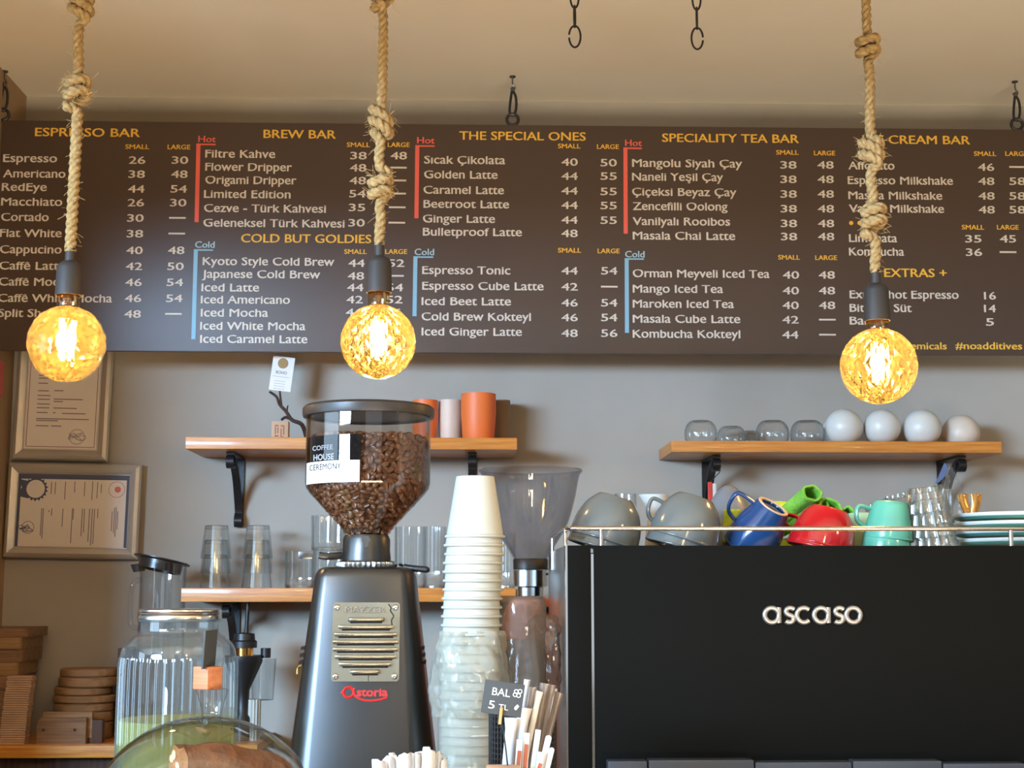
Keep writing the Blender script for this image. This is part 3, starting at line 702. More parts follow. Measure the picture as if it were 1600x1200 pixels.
# business card and twig
c = W(435, 682, 3.68); k = SP(435, 620, 3.68)
t = thing('branch', 'dark bare twig holding the business card above the shelf', 'branch', (c.x, 3.68, Z1))
def q(px, py, dy=0): p = W(px, py, 3.68 + dy); return (p.x - c.x, dy, p.z - Z1)
mk('main_stem', tube(smooth_path([(q(480, 680)[0], 0, .006), q(472, 664), q(456, 656), q(447, 643), q(437, 632), q(432, 620), q(421, 612)], 6), 3.6 * k, 8, r2=1.8 * k), M['bark'], t)
mk('twig', tube(smooth_path([q(440, 636), q(438, 620, -.004), q(437, 608, -.006), q(435, 595, -.004)], 6), 2.0 * k, 7, r2=1.0 * k), M['bark'], t)
mk('twig', tube(smooth_path([q(448, 645), q(449, 637, -.004), q(450, 634, -.008)], 5), 1.6 * k, 7, r2=.9 * k), M['bark'], t)
mk('twig', tube(smooth_path([q(455, 655), q(446, 652, -.004), q(440, 656, -.01)], 5), 2.6 * k, 7, r2=2 * k), M['bark'], t)
cc = W(440.5, 584, 3.67)
t = thing('business_card', 'white business card with a round gold seal, held by the dark twig', 'card', cc, (0, math.radians(7), 0))
mk('card', box(-17 * k, 17 * k, 0, .0006, -27 * k, 27 * k), M['paper'], t)
mk('gold_seal', cyl(8.2 * k, 0, .0004, 24).xf(T_(-.5 * k, 0, 16.5 * k) @ RX(PI / 2)), pbr('dull_gold', (150, 116, 60), .5), t, None)
mk('name_print', text('BOHO', 4.6 * k, 17 * k, center=True).xf(T_(-1 * k, 0, -.5 * k)), M['ink'], t, None)
g = G()
for i, y in enumerate((-5, -12, -16, -20, -24)): g.join(box(-14 * k if i == 0 else -10 * k, 12 * k if i == 0 else 7 * k, -.0003, 0, y * k - .0003, y * k + .0004))
mk('print_lines', g, M['ink'], t, None)
c = W(437, 684, 3.62); k = SP(437, 670, 3.62)
t = thing('wooden_block', 'small pale wooden block with worn brown print under the twig', 'block', (c.x, 3.62, Z1))
hb = ZT(437, 658, 3.62) - Z1
mk('block', box(-13 * k, 13 * k, 0, .03, 0, hb, .001), pbr('pale_block', (190, 152, 118), .6), t)
g = G()                                 # worn stencilled print, not legible
for i, (x0, x1, z0, z1) in enumerate([(-8, -2, .72, .80), (-8, -6, .30, .70), (-4, -2, .34, .66), (-8, -2, .16, .24), (1, 7, .70, .78), (1, 3, .20, .62), (5, 7, .26, .70), (1, 6, .12, .18)]):
    g.join(box(x0 * k, x1 * k, -.0005, 0, z0 * hb, z1 * hb))
mk('worn_print', g, pbr('brown_print', (150, 92, 50), .6), t, None)

# ------------------------------------------------------------------ glasses
def flute(n, a): return lambda ang, i, z: 1 + a * math.cos(n * ang)
def tumbler(px, hw, ytop, ybase, Y, lab, grp, z=None, inv=False, ribs=None, taper=.86):
    k = SP(px, ybase, Y); zb = Z3 if z is None else z; c = W(px, ybase, Y); h = ZT(px, ytop, Y) - zb; r = hw * k
    P = [(1e-4, .006), (r * taper * .9, .006), (r * taper * .92, 0), (r * taper, .003), (r * taper * 1.01, h * .3), (r, h)]
    if inv: P = [(a, h - b) for a, b in P]
    o = mk('glass_tumbler', shell(P[1:] if not inv else P[1:], .0022, 48, flute(ribs, .05) if ribs else None), M['glassrib'] if ribs else M['glass'], None, 50)
    base = lathe([(1e-4, P[0][1]), (r * taper * .9, P[0][1])], 32)
    t = thing('glass_tumbler', lab, 'glass', (c.x, Y, zb), group=grp); o.name = 'bowl'; o.parent = t
    fz = h if inv else 0
    s = -1 if inv else 1
    mk('base', lathe([(1e-4, fz + s * .001), (r * taper * .86, fz + s * .001), (r * taper * .9, fz + s * .009), (1e-4, fz + s * .009)], 32), M['glass'], t)
    return t
dz = Z3
for px, nm in ((336, 'left'), (401, 'right')):
    for i, (yt, lb) in enumerate(((884, 'lowest'), (861, 'middle'), (838, 'topmost'))):
        hw = 24
        z = Z3 + i * (ZT(px, 861, 3.68) - ZT(px, 884, 3.68)) * 1.0
        t = thing('glass_tumbler', '%s upturned clear tumbler of the %s stack on the lower shelf' % (lb, nm + 'hand'), 'glass', (W(px, 918, 3.68).x, 3.68, z), group='upturned clear tumblers')
        k = SP(px, 918, 3.68); h = 52 * k; r = 24 * k
        P = [(r * .70, h), (r * .76, h - .002), (r * .95, h * .2), (r, 0)]
        mk('bowl', shell(P, .002, 40), M['glassrib'], t)
        mk('base', lathe([(1e-4, h - .001), (r * .70, h - .001), (r * .74, h - .010), (1e-4, h - .010)], 32), M['glass'], t)
tumbler(469, 24, 861, 918, 3.62, 'low ribbed tumbler on the lower shelf left of the grinder collar', 'ribbed tumblers', ribs=14, taper=.95)
tg = tumbler(513, 27, 862, 918, 3.70, 'ribbed tumbler at shelf level under another, behind the grinder', 'ribbed tumblers', ribs=14, taper=.95)
tumbler(513, 27, 806, 862, 3.70, 'ribbed tumbler standing on another one behind the coffee hopper', 'ribbed tumblers', z=ZT(513, 861, 3.70), ribs=14, taper=.95)
tumbler(641, 25, 823, 918, 3.62, 'tall ribbed glass on the lower shelf right of the hopper collar', 'ribbed tumblers', ribs=14, taper=.97)
tumbler(678, 18, 823, 918, 3.70, 'tall ribbed glass half behind the paper cup stack', 'ribbed tumblers', ribs=12, taper=.97)
tumbler(788, 17, 832, 918, 3.66, 'tall ribbed glass between the paper cups and the empty hopper', 'ribbed tumblers', ribs=12, taper=.97)

# glass bowls and mugs on the right shelf
def bowlglass(px, hw, ytop, Y, lab):
    k = SP(px, 688, Y); c = W(px, 688, Y); h = ZT(px, ytop, Y) - Z2; r = hw * k
    P = [(r * .40, h), (r * .62, h * .96), (r * .86, h * .78), (r * .99, h * .48), (r * .97, h * .2), (r * .86, 0)]
    t = thing('glass_bowl', lab, 'bowl', (c.x, Y, Z2), group='upturned fluted glass bowls')
    mk('bowl', shell([(p.x, p.z) for p in smooth_path([(a, 0, b) for a, b in P], 4)], .0018, 60, flute(20, .022)), M['glassrib'], t)
    mk('base', lathe([(1e-4, h - .0005), (r * .40, h - .0005), (r * .38, h - .005), (1e-4, h - .005)], 30), M['glass'], t)
bowlglass(1095, 25.5, 657, 3.61, 'leftmost upturned fluted glass bowl on the right shelf')
bowlglass(1143, 23, 666, 3.72, 'low upturned glass bowl set back, second from the shelf end')
bowlglass(1172, 15, 673, 3.77, 'small upturned glass bowl against the wall between bigger ones')
bowlglass(1207, 26, 657, 3.61, 'upturned fluted glass bowl at the front in the middle of the row')
bowlglass(1262, 27, 657, 3.63, 'upturned fluted glass bowl right beside the first white mug')
def roundmug(px, hw, ytop, Y, m, lab):
    k = SP(px, 688, Y); c = W(px, 688, Y); h = ZT(px, ytop, Y) - Z2; r = hw * k
    P = [(max(1e-4, r * math.sin(u)), h - r * (1 - math.cos(u))) for u in [PI * .72 * i / 12 for i in range(13)]]
    P = [p for p in P if p[1] > .002] + [(math.sqrt(max(1e-6, r * r - (r - h) ** 2)) if h > r else r, 0)]
    P = [(a_, 0, b_) for a_, b_ in P]; P = [(p[0], p[2]) for p in P]
    tag(mk('round_mug', shell(P, .0025, 44), m, None, 60, (c.x, Y, Z2)), lab, 'mug', 'upturned round mugs')
roundmug(1319, 29.5, 639, 3.62, M['white'], 'upturned round white mug next to the glass bowls')
roundmug(1379, 28.5, 640, 3.62, M['white'], 'upturned round white mug second from the glass bowls')
roundmug(1441.5, 29.5, 640, 3.62, M['white'], 'upturned round white mug next to the beige one')
roundmug(1502, 29, 648, 3.66, M['beige'], 'upturned round beige mug at the right end of the shelf')
roundmug(1300, 14, 655, 3.75, M['white'], 'white mug peeping out behind the first round mug')

# ------------------------------------------------------------------ boards and paper on the back counter
def slab(name, px0, px1, y0, y1, Y0, Y1, m, lab, cat, grp, rot=0, r=.012, z=None):
    a = W(px0, y1, Y0); b = W(px1, y1, Y0); zt_ = ZT((px0 + px1) / 2, y0, Y0); zb_ = ZT((px0 + px1) / 2, y1, Y0)
    if z is not None: zb_, zt_ = z
    w_, d_ = b.x - a.x, Y1 - Y0; poly = rrect(w_, d_, r, 4)
    g = G().add([(x, y, 0) for x, y in poly] + [(x, y, zt_ - zb_ - .0008) for x, y in poly],
                [tuple(reversed(range(len(poly)))), tuple(range(len(poly), 2 * len(poly)))] + [(i, (i + 1) % len(poly), (i + 1) % len(poly) + len(poly), i + len(poly)) for i in range(len(poly))])
    return tag(mk(name, g, m, None, 40, (a.x + w_ / 2, Y0 + d_ / 2, zb_)), lab, cat, grp)
lx = 6
zs = [ZB]; ys = [1145, 1118, 1097, 1077, 1056, 1035, 1014, 996, 981]
names = ['second from the bottom of', 'third from the bottom of', 'fourth from the bottom of', 'half way up', 'fourth from the top of', 'third from the top of', 'second from the top of', 'on top of']
x1s = [62, 64, 66, 70, 74, 80, 78, 86]
zprev = ZB
for i in range(8):
    zt_ = ZT(60, ys[i + 1], 3.56)
    slab('serving_board', 8, x1s[i], 0, 0, 3.565 + .006 * (i % 3), 3.76, M['cutwood'] if i % 2 else M['cutwood2'], 'rectangular wooden serving board, %s the tall left pile' % (names[i] if i else 'at the bottom of'), 'board', 'rectangular serving boards', z=(zprev, zt_), r=.015)
    zprev = zt_
zprev = ZB; ys = [1145, 1131, 1114, 1100, 1088, 1075, 1059, 1046]
nm = ['at the bottom', 'second from the bottom', 'third from the bottom', 'in the middle', 'third from the top', 'second from the top', 'on top']
for i in range(7):
    px0, px1 = [(78, 172), (82, 172), (78, 172), (76, 176), (78, 168), (84, 178), (86, 178)][i]
    a = W(px0, 1100, 3.64); b = W(px1, 1100, 3.64); zt_ = ZT(120, ys[i + 1], 3.60); r = (b.x - a.x) / 2
    tag(mk('round_board', lathe([(1e-4, 0), (r - .003, 0), (r, .003), (r, zt_ - zprev - .004), (r - .003, zt_ - zprev - .0008), (1e-4, zt_ - zprev - .0008)], 40), M['cutwood2'], None, 40, ((a.x + b.x) / 2, 3.68, zprev)), 'round wooden plate board %s of the right pile' % nm[i], 'board', 'round wooden boards')
    zprev = zt_
a = W(57, 1145, 3.53); b = W(134, 1145, 3.53)
t = thing('wooden_holder', 'low wooden holder with two screws in front of the round boards', 'holder', ((a.x + b.x) / 2, 3.53, ZB)); hw_ = (b.x - a.x) / 2; hh_ = ZT(95, 1122, 3.53) - ZB
mk('front_plank', prism([(-hw_, 0), (hw_, 0), (hw_, hh_), (-hw_ + .006, hh_), (-hw_, hh_ - .01)], 0, .014), M['cutwood'], t)
mk('side_block', box(hw_ - .004, hw_ + .034, .016, .04, 0, hh_ * .9, .001), M['darkwood'], t)
mk('inner_board', box(-hw_ + .008, hw_ + .01, .015, .03, hh_ * .2, ZT(95, 1113, 3.53) - ZB, .002), M['cutwood2'], t)
for s in (-.72, .55): mk('screw', sphere(.0035, (s * hw_, -.0005, hh_ * .55), 10, 6), M['socketg'], t)
# paper bags
rnd = random.Random(4); zprev = ZB; n = 30; ztop = ZT(25, 1056, 3.53); a = W(3, 1100, 3.53).x; b = W(42, 1100, 3.53).x
for i in range(n):
    zz_ = ZB + (ztop - ZB) * (i + 1) / n; off = .008 * (1 - abs(i / n - .3)) * 0 + rnd.uniform(-.0012, .0012) + (.012 * (i / n) ** 1.5)
    tk = (ztop - ZB) / n
    g = G(); v = []; xs = [a, a + (b - a) * .45, b - .012, b]; sag = .0006
    for x, dz_ in zip(xs, (0, 0, 0, -.001 if i > 4 else -.0003)):
        for y in (3.525 + rnd.uniform(0, .002), 3.56): v += [(x + off, y, zz_ - tk * .93 + dz_ * (1 if i else 0)), (x + off, y, zz_ - tk * .1 + dz_ * (1 if i else 0))]
    f = []
    for j in range(3):
        o_ = j * 4; f += [(o_, o_ + 4, o_ + 5, o_ + 1), (o_ + 2, o_ + 3, o_ + 7, o_ + 6), (o_ + 1, o_ + 5, o_ + 7, o_ + 3), (o_, o_ + 2, o_ + 6, o_ + 4)]
    f += [(0, 1, 3, 2), (12, 14, 15, 13)]
    tag(mk('paper_bag', G().add(v, f), M['kraft'], None, 30), 'flat brown paper bag on top of the pile at the left edge' if i == n - 1 else 'flat brown paper bag, %s from the top of the pile at the left edge' % ordi(n - i), 'paper bag', 'brown paper bags in the pile')
tag(mk('dark_board', box(W(181, 1100, 3.66).x, W(192, 1100, 3.66).x, 3.66, 3.78, ZB, ZT(186, 1013, 3.66), .001), M['darkwood']), 'narrow dark wooden board standing on edge between round boards and jug', 'board')

# glass jug with dark lid on the back counter
Yj = 3.60; px = 246; c = W(px, 1164, Yj); k = SP(px, 900, Yj); z_ = lambda py: ZT(px, py, Yj) - ZB
t = thing('glass_jug', 'tall clear glass jug with a tilted dark lid behind the drink dispenser', 'jug', (c.x, Yj, ZB))
mk('body', shell([(1e-4, 0), (33 * k, 0), (35 * k, .008), (36 * k, z_(1000)), (35 * k, z_(905)), (37 * k, z_(880))], .003, 40), M['glassrib'], t)
mk('handle', tube(smooth_path([(-34 * k, 0, z_(905)), (-44 * k, -.01, z_(912)), (-47 * k, -.01, z_(930)), (-47 * k, -.01, z_(965)), (-44 * k, -.01, z_(978)), (-34 * k, 0, z_(982))], 6), 4 * k, 10), M['glassrib'], t)
lid = lathe([(1e-4, -.002), (28 * k, -.002), (30 * k, -14 * k), (33 * k, -14 * k), (34 * k, 0), (44 * k, 2 * k), (44 * k, 3.5 * k), (1e-4, 5 * k)], 40)
mk('lid', lid.xf(T_(-3 * k, 0, z_(878)) @ RY(math.radians(11)) @ RX(math.radians(-6))), pbr('smoky_lid', (44, 38, 33), .3), t)
mk('spout', lathe([(1e-4, 0), (9 * k, 0), (12 * k, 12 * k), (1e-4, 12 * k)], 20).xf(T_(-37 * k, 0, z_(893)) @ RY(math.radians(-8))), pbr('smoky_spout', (60, 50, 42), .3), t)

# black brewer with clear cup
Yd = 3.60; px = 378; c = W(px, 1150, Yd); k = SP(px, 1050, Yd); z_ = lambda py: ZT(px, py, Yd) - ZB; X_ = lambda p: (p - px) * k
t = thing('funnel_brewer', 'black funnel shaped coffee tool with upright stick behind the drink dispenser', 'coffee maker', (c.x, Yd, ZB))
mk('plunger_stick', tube([(X_(383), 0, z_(918)), (X_(381), 0, z_(992))], 3.2 * k, 10), M['black'], t)
mk('cap', lathe([(1e-4, z_(1012)), (20 * k, z_(1012)), (20 * k, z_(1002)), (17 * k, z_(1000)), (16 * k, z_(990)), (1e-4, z_(988))], 30), M['black'], t)
mk('gold_clip', lathe([(13 * k, z_(1026)), (14 * k, z_(1026)), (14 * k, z_(1012)), (13 * k, z_(1012))], 20).join(box(12 * k, 15 * k, -.012, .0, z_(1024), z_(1012))), M['brass'], t)
mk('funnel', lathe([(1e-4, z_(1024)), (29 * k, z_(1024)), (29 * k, z_(1034)), (10 * k, z_(1078)), (9 * k, z_(1116)), (13 * k, z_(1122)), (13 * k, 0), (1e-4, 0)], 36), M['black'], t)
mk('side_cap', cyl(8 * k, z_(1028), z_(1013), 20).xf(T_(33 * k, .01, 0)), M['black'], t)
mk('clear_beaker', shell([(1e-4, z_(1095)), (17 * k, z_(1095)), (20 * k, z_(1030))], .0015, 30).xf(T_(28 * k, .03, 0)), M['glassrib'], t)
mk('ribbed_stand', lathe([(1e-4, 0), (11 * k, 0), (11 * k, z_(1093)), (1e-4, z_(1093))], 60, flute(14, .06)).xf(T_(16 * k, .01, 0)), M['papercup'], t)

# ------------------------------------------------------------------ bar counter
struct_counter = tag(mk('bar_counter', box(-1.1, 2.4, 1.35, 2.95, ZCT - .04, ZCT, .004), M['counter']), 'long wooden bar counter below the frame carrying grinder, cups and machine', 'counter')
tag(mk('counter_front', box(-1.08, 2.38, 1.42, 2.9, 0, ZCT - .04), M['darkwood']), 'dark wooden base under the bar counter', 'counter base')

# ------------------------------------------------------------------ main grinder
Yg = 2.2; gx = 573; c = W(gx, 888, Yg); k = SP(gx, 888, Yg); z_ = lambda py: ZT(gx, py, Yg) - ZCT
t = thing('coffee_grinder', 'large black coffee grinder with a full bean hopper and nickel vent plate', 'coffee grinder', (W(gx - 2, 1000, Yg).x, Yg, ZCT), (0, 0, 0))
# body: chamfered tapering column
zt_, zb_ = z_(892), z_(1200)
def wx(z): u = (zt_ - z) / (zt_ - zb_); return (76 + 36 * u) * k, (55 + 18 * u) * k
def bodysec(z, s=1.0):
    w_, a = wx(z); w_ *= s; a *= s; d = w_ * .88
    pts = [(-a, -d), (a, -d)]
    for i in range(1, 6):
        u = i / 5; pts.append((a + (w_ - a) * math.sin(u * PI / 2) ** .9, -d + (d * .62) * (1 - math.cos(u * PI / 2)) ** .9))
    pts += [(w_, d * .5), (w_ * .6, d), (-w_ * .6, d), (-w_, d * .5)]
    for i in range(5, 0, -1):
        u = i / 5; pts.append((-(a + (w_ - a) * math.sin(u * PI / 2) ** .9), -d + (d * .62) * (1 - math.cos(u * PI / 2)) ** .9))
    return pts
levels = [(0, 1.02), (.004, 1.02)] + [(z_(y), 1) for y in (1380, 1300, 1200, 1100, 1000, 930, 903)] + [(z_(896), .985), (z_(890), .94), (z_(887), .86)]
g = G(); v = []; n = None
for z, s in levels:
    P = bodysec(z, s); n = len(P); v += [(x, y, z) for x, y in P]
f = [(i * n + j, i * n + (j + 1) % n, (i + 1) * n + (j + 1) % n, (i + 1) * n + j) for i in range(len(levels) - 1) for j in range(n)]
f += [tuple(reversed(range(n))), tuple((len(levels) - 1) * n + j for j in range(n))]
body = mk('body', g.add(v, f), M['gblack'], t, 28)
# vent slots on the sides
for s in (-1, 1):
    for y in (1011, 1022, 1033):
        w_, a = wx(z_(y)); mk('side_slot', box(-.004, .002, -w_ * .55, -w_ * .05, -.0022, .0022).xf(T_(s * (w_ - .0), 0, z_(y)) @ RZ(0)), M['beandark'], t)
mk('side_hook', tube(smooth_path([(-wx(z_(1040))[0], -.02, z_(1038)), (-wx(z_(1040))[0] - .007, -.02, z_(1042)), (-wx(z_(1040))[0] - .008, -.02, z_(1052))], 5), .0015, 6), M['brass'], t)
# front plate with louvres
ang = math.atan(((wx(z_(1058))[0] - wx(z_(941))[0]) * .88) / (z_(941) - z_(1058)))
def fr(py, off=0): w_, a = wx(z_(py)); return -w_ * .88 - off
zc_ = z_(1000); PM = T_(6 * k - 0 * k, fr(1000), zc_) @ RX(-ang)
pl = mk('vent_plate', G().join(prism(rrect(101 * k, 117 * k, 5 * k), -.0018, 0), PM), M['plate'], t, 40)
for i in range(8):
    zz_ = (38 - i * 11.0 - 5) * k + 0 * k; hw_ = [25, 37, 42, 44, 43.5, 41, 35, 20][i] * k
    mk('louvre', sweep(smooth_path([(-hw_, 0, zz_), (-hw_ + .003, -.0035, zz_ - .0006), (hw_ - .003, -.0035, zz_ - .0006), (hw_, 0, zz_)], 3),
       lambda i_, d: [(.0022 * math.cos(a_), .0030 * math.sin(a_)) for a_ in [2 * PI * j / 8 for j in range(8)]]).xf(PM @ T_(0, -.0022, 0)), M['plate'], pl, 60)
    mk('louvre_slot', box(-hw_ + .001, hw_ - .001, -.0024, -.0016, zz_ - 5.6 * k, zz_ - 2.9 * k).xf(PM), M['beandark'], pl, None)
for sx_ in (-1, 1):
    for sz_ in (-1, 1): mk('plate_screw', sphere(.0045, (0, 0, 0), 14, 8, (1, .5, 1)).xf(PM @ T_(sx_ * 44 * k, -.002, sz_ * 51 * k)), M['chrome'], pl)
mk('embossed_name', text('MAZZER', 8.5 * k, 60 * k, .0032, .0, center=True).xf(PM @ T_(-2 * k, -.0019, 43.5 * k)), M['steel'], pl, None)
mk('crack', tube([PM @ Vector(p) for p in smooth_path([(33 * k, -.002, 56 * k), (37 * k, -.002, 50 * k), (36 * k, -.002, 46 * k), (41 * k, -.002, 38 * k), (38 * k, -.002, 32 * k), (39 * k, -.002, 24 * k)], 5)], .0009, 5), M['beandark'], pl)
mk('crack', tube([PM @ Vector(p) for p in ((5 * k, -.0019, -46 * k), (5 * k, -.0019, -58 * k))], .0005, 5), M['beandark'], pl)
# red maker's mark
LM = T_(5 * k, fr(1077) - .0004, z_(1084)) @ RX(-ang)
g = G(); g.join(text('storia', 10.5 * k, 46 * k, .0012, .03, xup=True), T_(-11 * k, 0, 2.5 * k))
g.join(ring(7.5 * k, -23 * k, 8 * k, -.0006, .0019)); g.join(tube(smooth_path([(-15 * k, -.0006, 14 * k), (-15 * k, -.0006, 6 * k), (-8 * k, -.0006, -1 * k), (6 * k, -.0006, -4 * k), (22 * k, -.0006, -3 * k), (34 * k, -.0006, .5 * k)], 6), .0016, 6))
g.join(tube(smooth_path([(-23 * k, -.0006, 15 * k), (-29 * k, -.0006, 13 * k), (-34 * k, -.0006, 6 * k)], 5), .0014, 6))
mk('red_badge', g.xf(LM), M['redlogo'], t, None)
# collar, lever and knob
mk('collar', lathe([(1e-4, z_(889)), (39 * k, z_(889)), (39.5 * k, z_(872)), (38 * k, z_(860)), (38 * k, z_(843)), (35 * k, z_(836)), (1e-4, z_(834))], 10).xf(RZ(PI / 10)), M['gblack'], t, 50)
ridge = lathe([(44 * k, z_(888)), (47 * k, z_(884)), (46 * k, z_(879)), (38 * k, z_(876))], 72, flute(36, .03))
mk('adjusting_ring', ridge, M['steel'], t, 50)
mk('collar_stud', cyl(7 * k, 0, .006, 6).xf(T_(2 * k, -39 * k, z_(845)) @ RX(PI / 2)).join(cyl(4 * k, 0, .005, 14).xf(T_(2 * k, -39 * k, z_(853)) @ RX(PI / 2))), M['chrome'], t)
lv = mk('lever', tube(smooth_path([(-38 * k, -.01, z_(868)), (-58 * k, -.02, z_(870)), (-72 * k, -.022, z_(868))], 5), .0035, 10, flat=1.6), M['gblack'], t)
mk('lever_nut', box(-.012, .008, -.006, .006, -.0055, .0055, .001).xf(T_(-90 * k, -.022, z_(868))), M['socketg'], lv)
mk('doser_handle', tube([(52 * k, 0, z_(882)), (62 * k, -.01, z_(886))], .002, 8).join(tube(smooth_path([(60 * k, -.01, z_(886)), (70 * k, -.014, z_(888)), (92 * k, -.018, z_(890)), (95 * k, -.018, z_(890))], 5), .0048, 12)), M['black'], t)
# hopper
hr = 98 * k; hx = 0.5 * k
hp = [(36 * k, z_(834)), (38 * k, z_(828)), (90 * k, z_(772)), (96 * k, z_(764)), (hr, z_(756)), (hr, z_(640))]
mk('hopper', shell(hp, .0025, 64).xf(T_(hx, 0, 0)), M['hopper'], t, 50)
mk('hopper_lid', lathe([(1e-4, z_(650)), (hr - .001, z_(650)), (hr - .001, z_(653)), (hr + .005, z_(653)), (hr + .006, z_(648)), (hr + .006, z_(640)), (hr + .002, z_(636)), (1e-4, z_(634))], 64).xf(T_(hx, 0, 0)), M['glid'], t)
inr = [(34 * k, z_(833)), (36 * k, z_(827)), (88 * k, z_(771)), (94 * k, z_(762)), (94.5 * k, z_(694)), (1e-4, z_(692))]
mk('bean_fill', lathe([(r_ * .93 if r_ > 1e-3 else r_, z) for r_, z in inr], 40).xf(T_(hx, 0, 0)), M['beandark'], t)
def rin(z):
    for (r0, a0), (r1, a1) in zip(inr, inr[1:-1]):
        if a0 <= z <= a1: return r0 + (r1 - r0) * (z - a0) / (a1 - a0)
    return inr[-2][0]
def beanmesh():
    v = []; f = []; n = 8; m = 6
    for i in range(m + 1):
        u = PI * i / m; rr = math.sin(u); x = -math.cos(u) * .0070
        for j in range(n):
            a = 2 * PI * j / n; y = .0049 * rr * math.cos(a); z = .0047 * rr * math.sin(a)
            z = z * (.75 if z > 0 else .9)
            if j == 2: z *= .25        # the crease
            v.append((x, y, z))
    for i in range(m):
        for j in range(n): f.append((i * n + j, i * n + (j + 1) % n, (i + 1) * n + (j + 1) % n, (i + 1) * n + j))
    return v, f
bv, bf = beanmesh(); g = G(); rnd = random.Random(11)
zlo, zhi = z_(832), z_(688); nb = 0
for layer in (0, 1):
    N = 1750 if layer == 0 else 900; cells = {}; dm = .0068 if layer == 0 else .008
    for i in range(N):
        for _ in range(14):
            z = rnd.uniform(zlo, zhi)
            if rnd.random() > rin(z) / (95 * k): continue
            a = rnd.uniform(0, 2 * PI); r_ = rin(z) - .0048 - layer * .0045
            px_ = (r_ * math.cos(a), r_ * math.sin(a), z); ky = tuple(int(c_ // dm) for c_ in px_)
            if any(math.dist(px_, o_) < dm for dx in (-1, 0, 1) for dy in (-1, 0, 1) for dz_ in (-1, 0, 1) for o_ in cells.get((ky[0] + dx, ky[1] + dy, ky[2] + dz_), ())): continue
            cells.setdefault(ky, []).append(px_); break
        else: continue
        q_ = Euler((rnd.gauss(0, .22), rnd.gauss(0, .22), rnd.uniform(0, 6.28))).to_matrix().to_4x4()
        out = RZ(a) @ RY(PI / 2)            # flat side to the wall, crease mostly outwards
        g.add(bv, bf, T_(hx + px_[0], px_[1], z) @ out @ q_ @ (RX(PI) if rnd.random() < .35 else Matrix.Identity(4)))
for i in range(350):
    a = rnd.uniform(0, 6.28); r_ = 90 * k * math.sqrt(rnd.random())
    g.add(bv, bf, T_(hx + r_ * math.cos(a), r_ * math.sin(a), z_(688) + rnd.uniform(-.002, .004)) @ Euler((rnd.uniform(-.4, .4), rnd.uniform(-.4, .4), a * 3)).to_matrix().to_4x4())
bn = tag(mk('coffee_beans', g, M['bean'], None, 60, (t.location.x, Yg, ZCT)), 'roasted coffee beans filling the clear hopper of the black grinder', 'coffee beans'); bn['kind'] = 'stuff'
# sticker on the hopper: bent panel following the glass
def curved(x0, x1, y0, y1, r_, n=14, off=.0006):
    g = G(); v = []; f = []
    for i in range(n + 1):
        x = (x0 + (x1 - x0) * i / n - gx) * k; a = math.asin(max(-.999, min(.999, x / (r_ + off))))
        for py in (y1, y0):
            v.append((hx + (r_ + off) * math.sin(a), -(r_ + off) * math.cos(a), z_(py) + .000))
    for i in range(n): f.append((2 * i, 2 * i + 2, 2 * i + 3, 2 * i + 1))
    return g.add(v, f)
dy_ = 9
st = mk('label', curved(480, 567, 727, 760, hr), M['sticker'], t)
mk('smoky_label', curved(480, 569, 688, 727, hr), M['stickerdark'], t)
def onhop(g, px, py, off=.0012):
    out = G()
    cx_ = (px - gx) * k
    vv = []
    for (x, y, z) in g.v:
        X = cx_ + x; a = math.asin(max(-.999, min(.999, X / (hr + off)))); vv.append((hx + (hr + off - y * 0) * math.sin(a), -(hr + off) * math.cos(a), z_(py) + z))
    return out.add(vv, g.f)
mk('label_lettering', onhop(text('COFFEE', 7 * k, 34 * k, center=True), 508, 710), M['paperw'], t, None)
mk('label_lettering', onhop(text('HOUSE', 8.5 * k, 34 * k, center=True, bold=.03), 510, 725), M['paperw'], t, None)
mk('label_lettering', onhop(text('CEREMONY', 9 * k, 52 * k, center=True, bold=0), 512, 740), M['charcoal'], t, None)

# ------------------------------------------------------------------ paper cup tower
Yp = 2.1; k = SP(735, 850, Yp)
cx_top = W(742, 745, Yp)
r0, r1, H_ = 30 * k, 44.5 * k, 96 * k
def cupmesh(r0, r1, H_, m, rim=.0016):
    P = [(r0 * .92, H_ - .006), (r0 * .94, H_), (r0, H_), (r1, .004)]
    g = shell(P, .0006, 44)
    g.join(tube([((r1 + .0008) * math.cos(2 * PI * i / 44), (r1 + .0008) * math.sin(2 * PI * i / 44), .0022) for i in range(44)], .0021, 8, True))
    g.join(lathe([(1e-4, H_ - .006), (r0 * .92, H_ - .006)], 44))
    return g
step = 13.4 * k; ztop = cx_top.z - H_; ncup = int((ztop - ZCT) / step) + 1
step = (ztop - ZCT) / (ncup - 1)
proto = mk('paper_cup', cupmesh(r0, r1, H_, None), M['papercup'])
zsl1, zsl0 = ZT(735, 992, Yp), ZT(735, 1112, Yp)
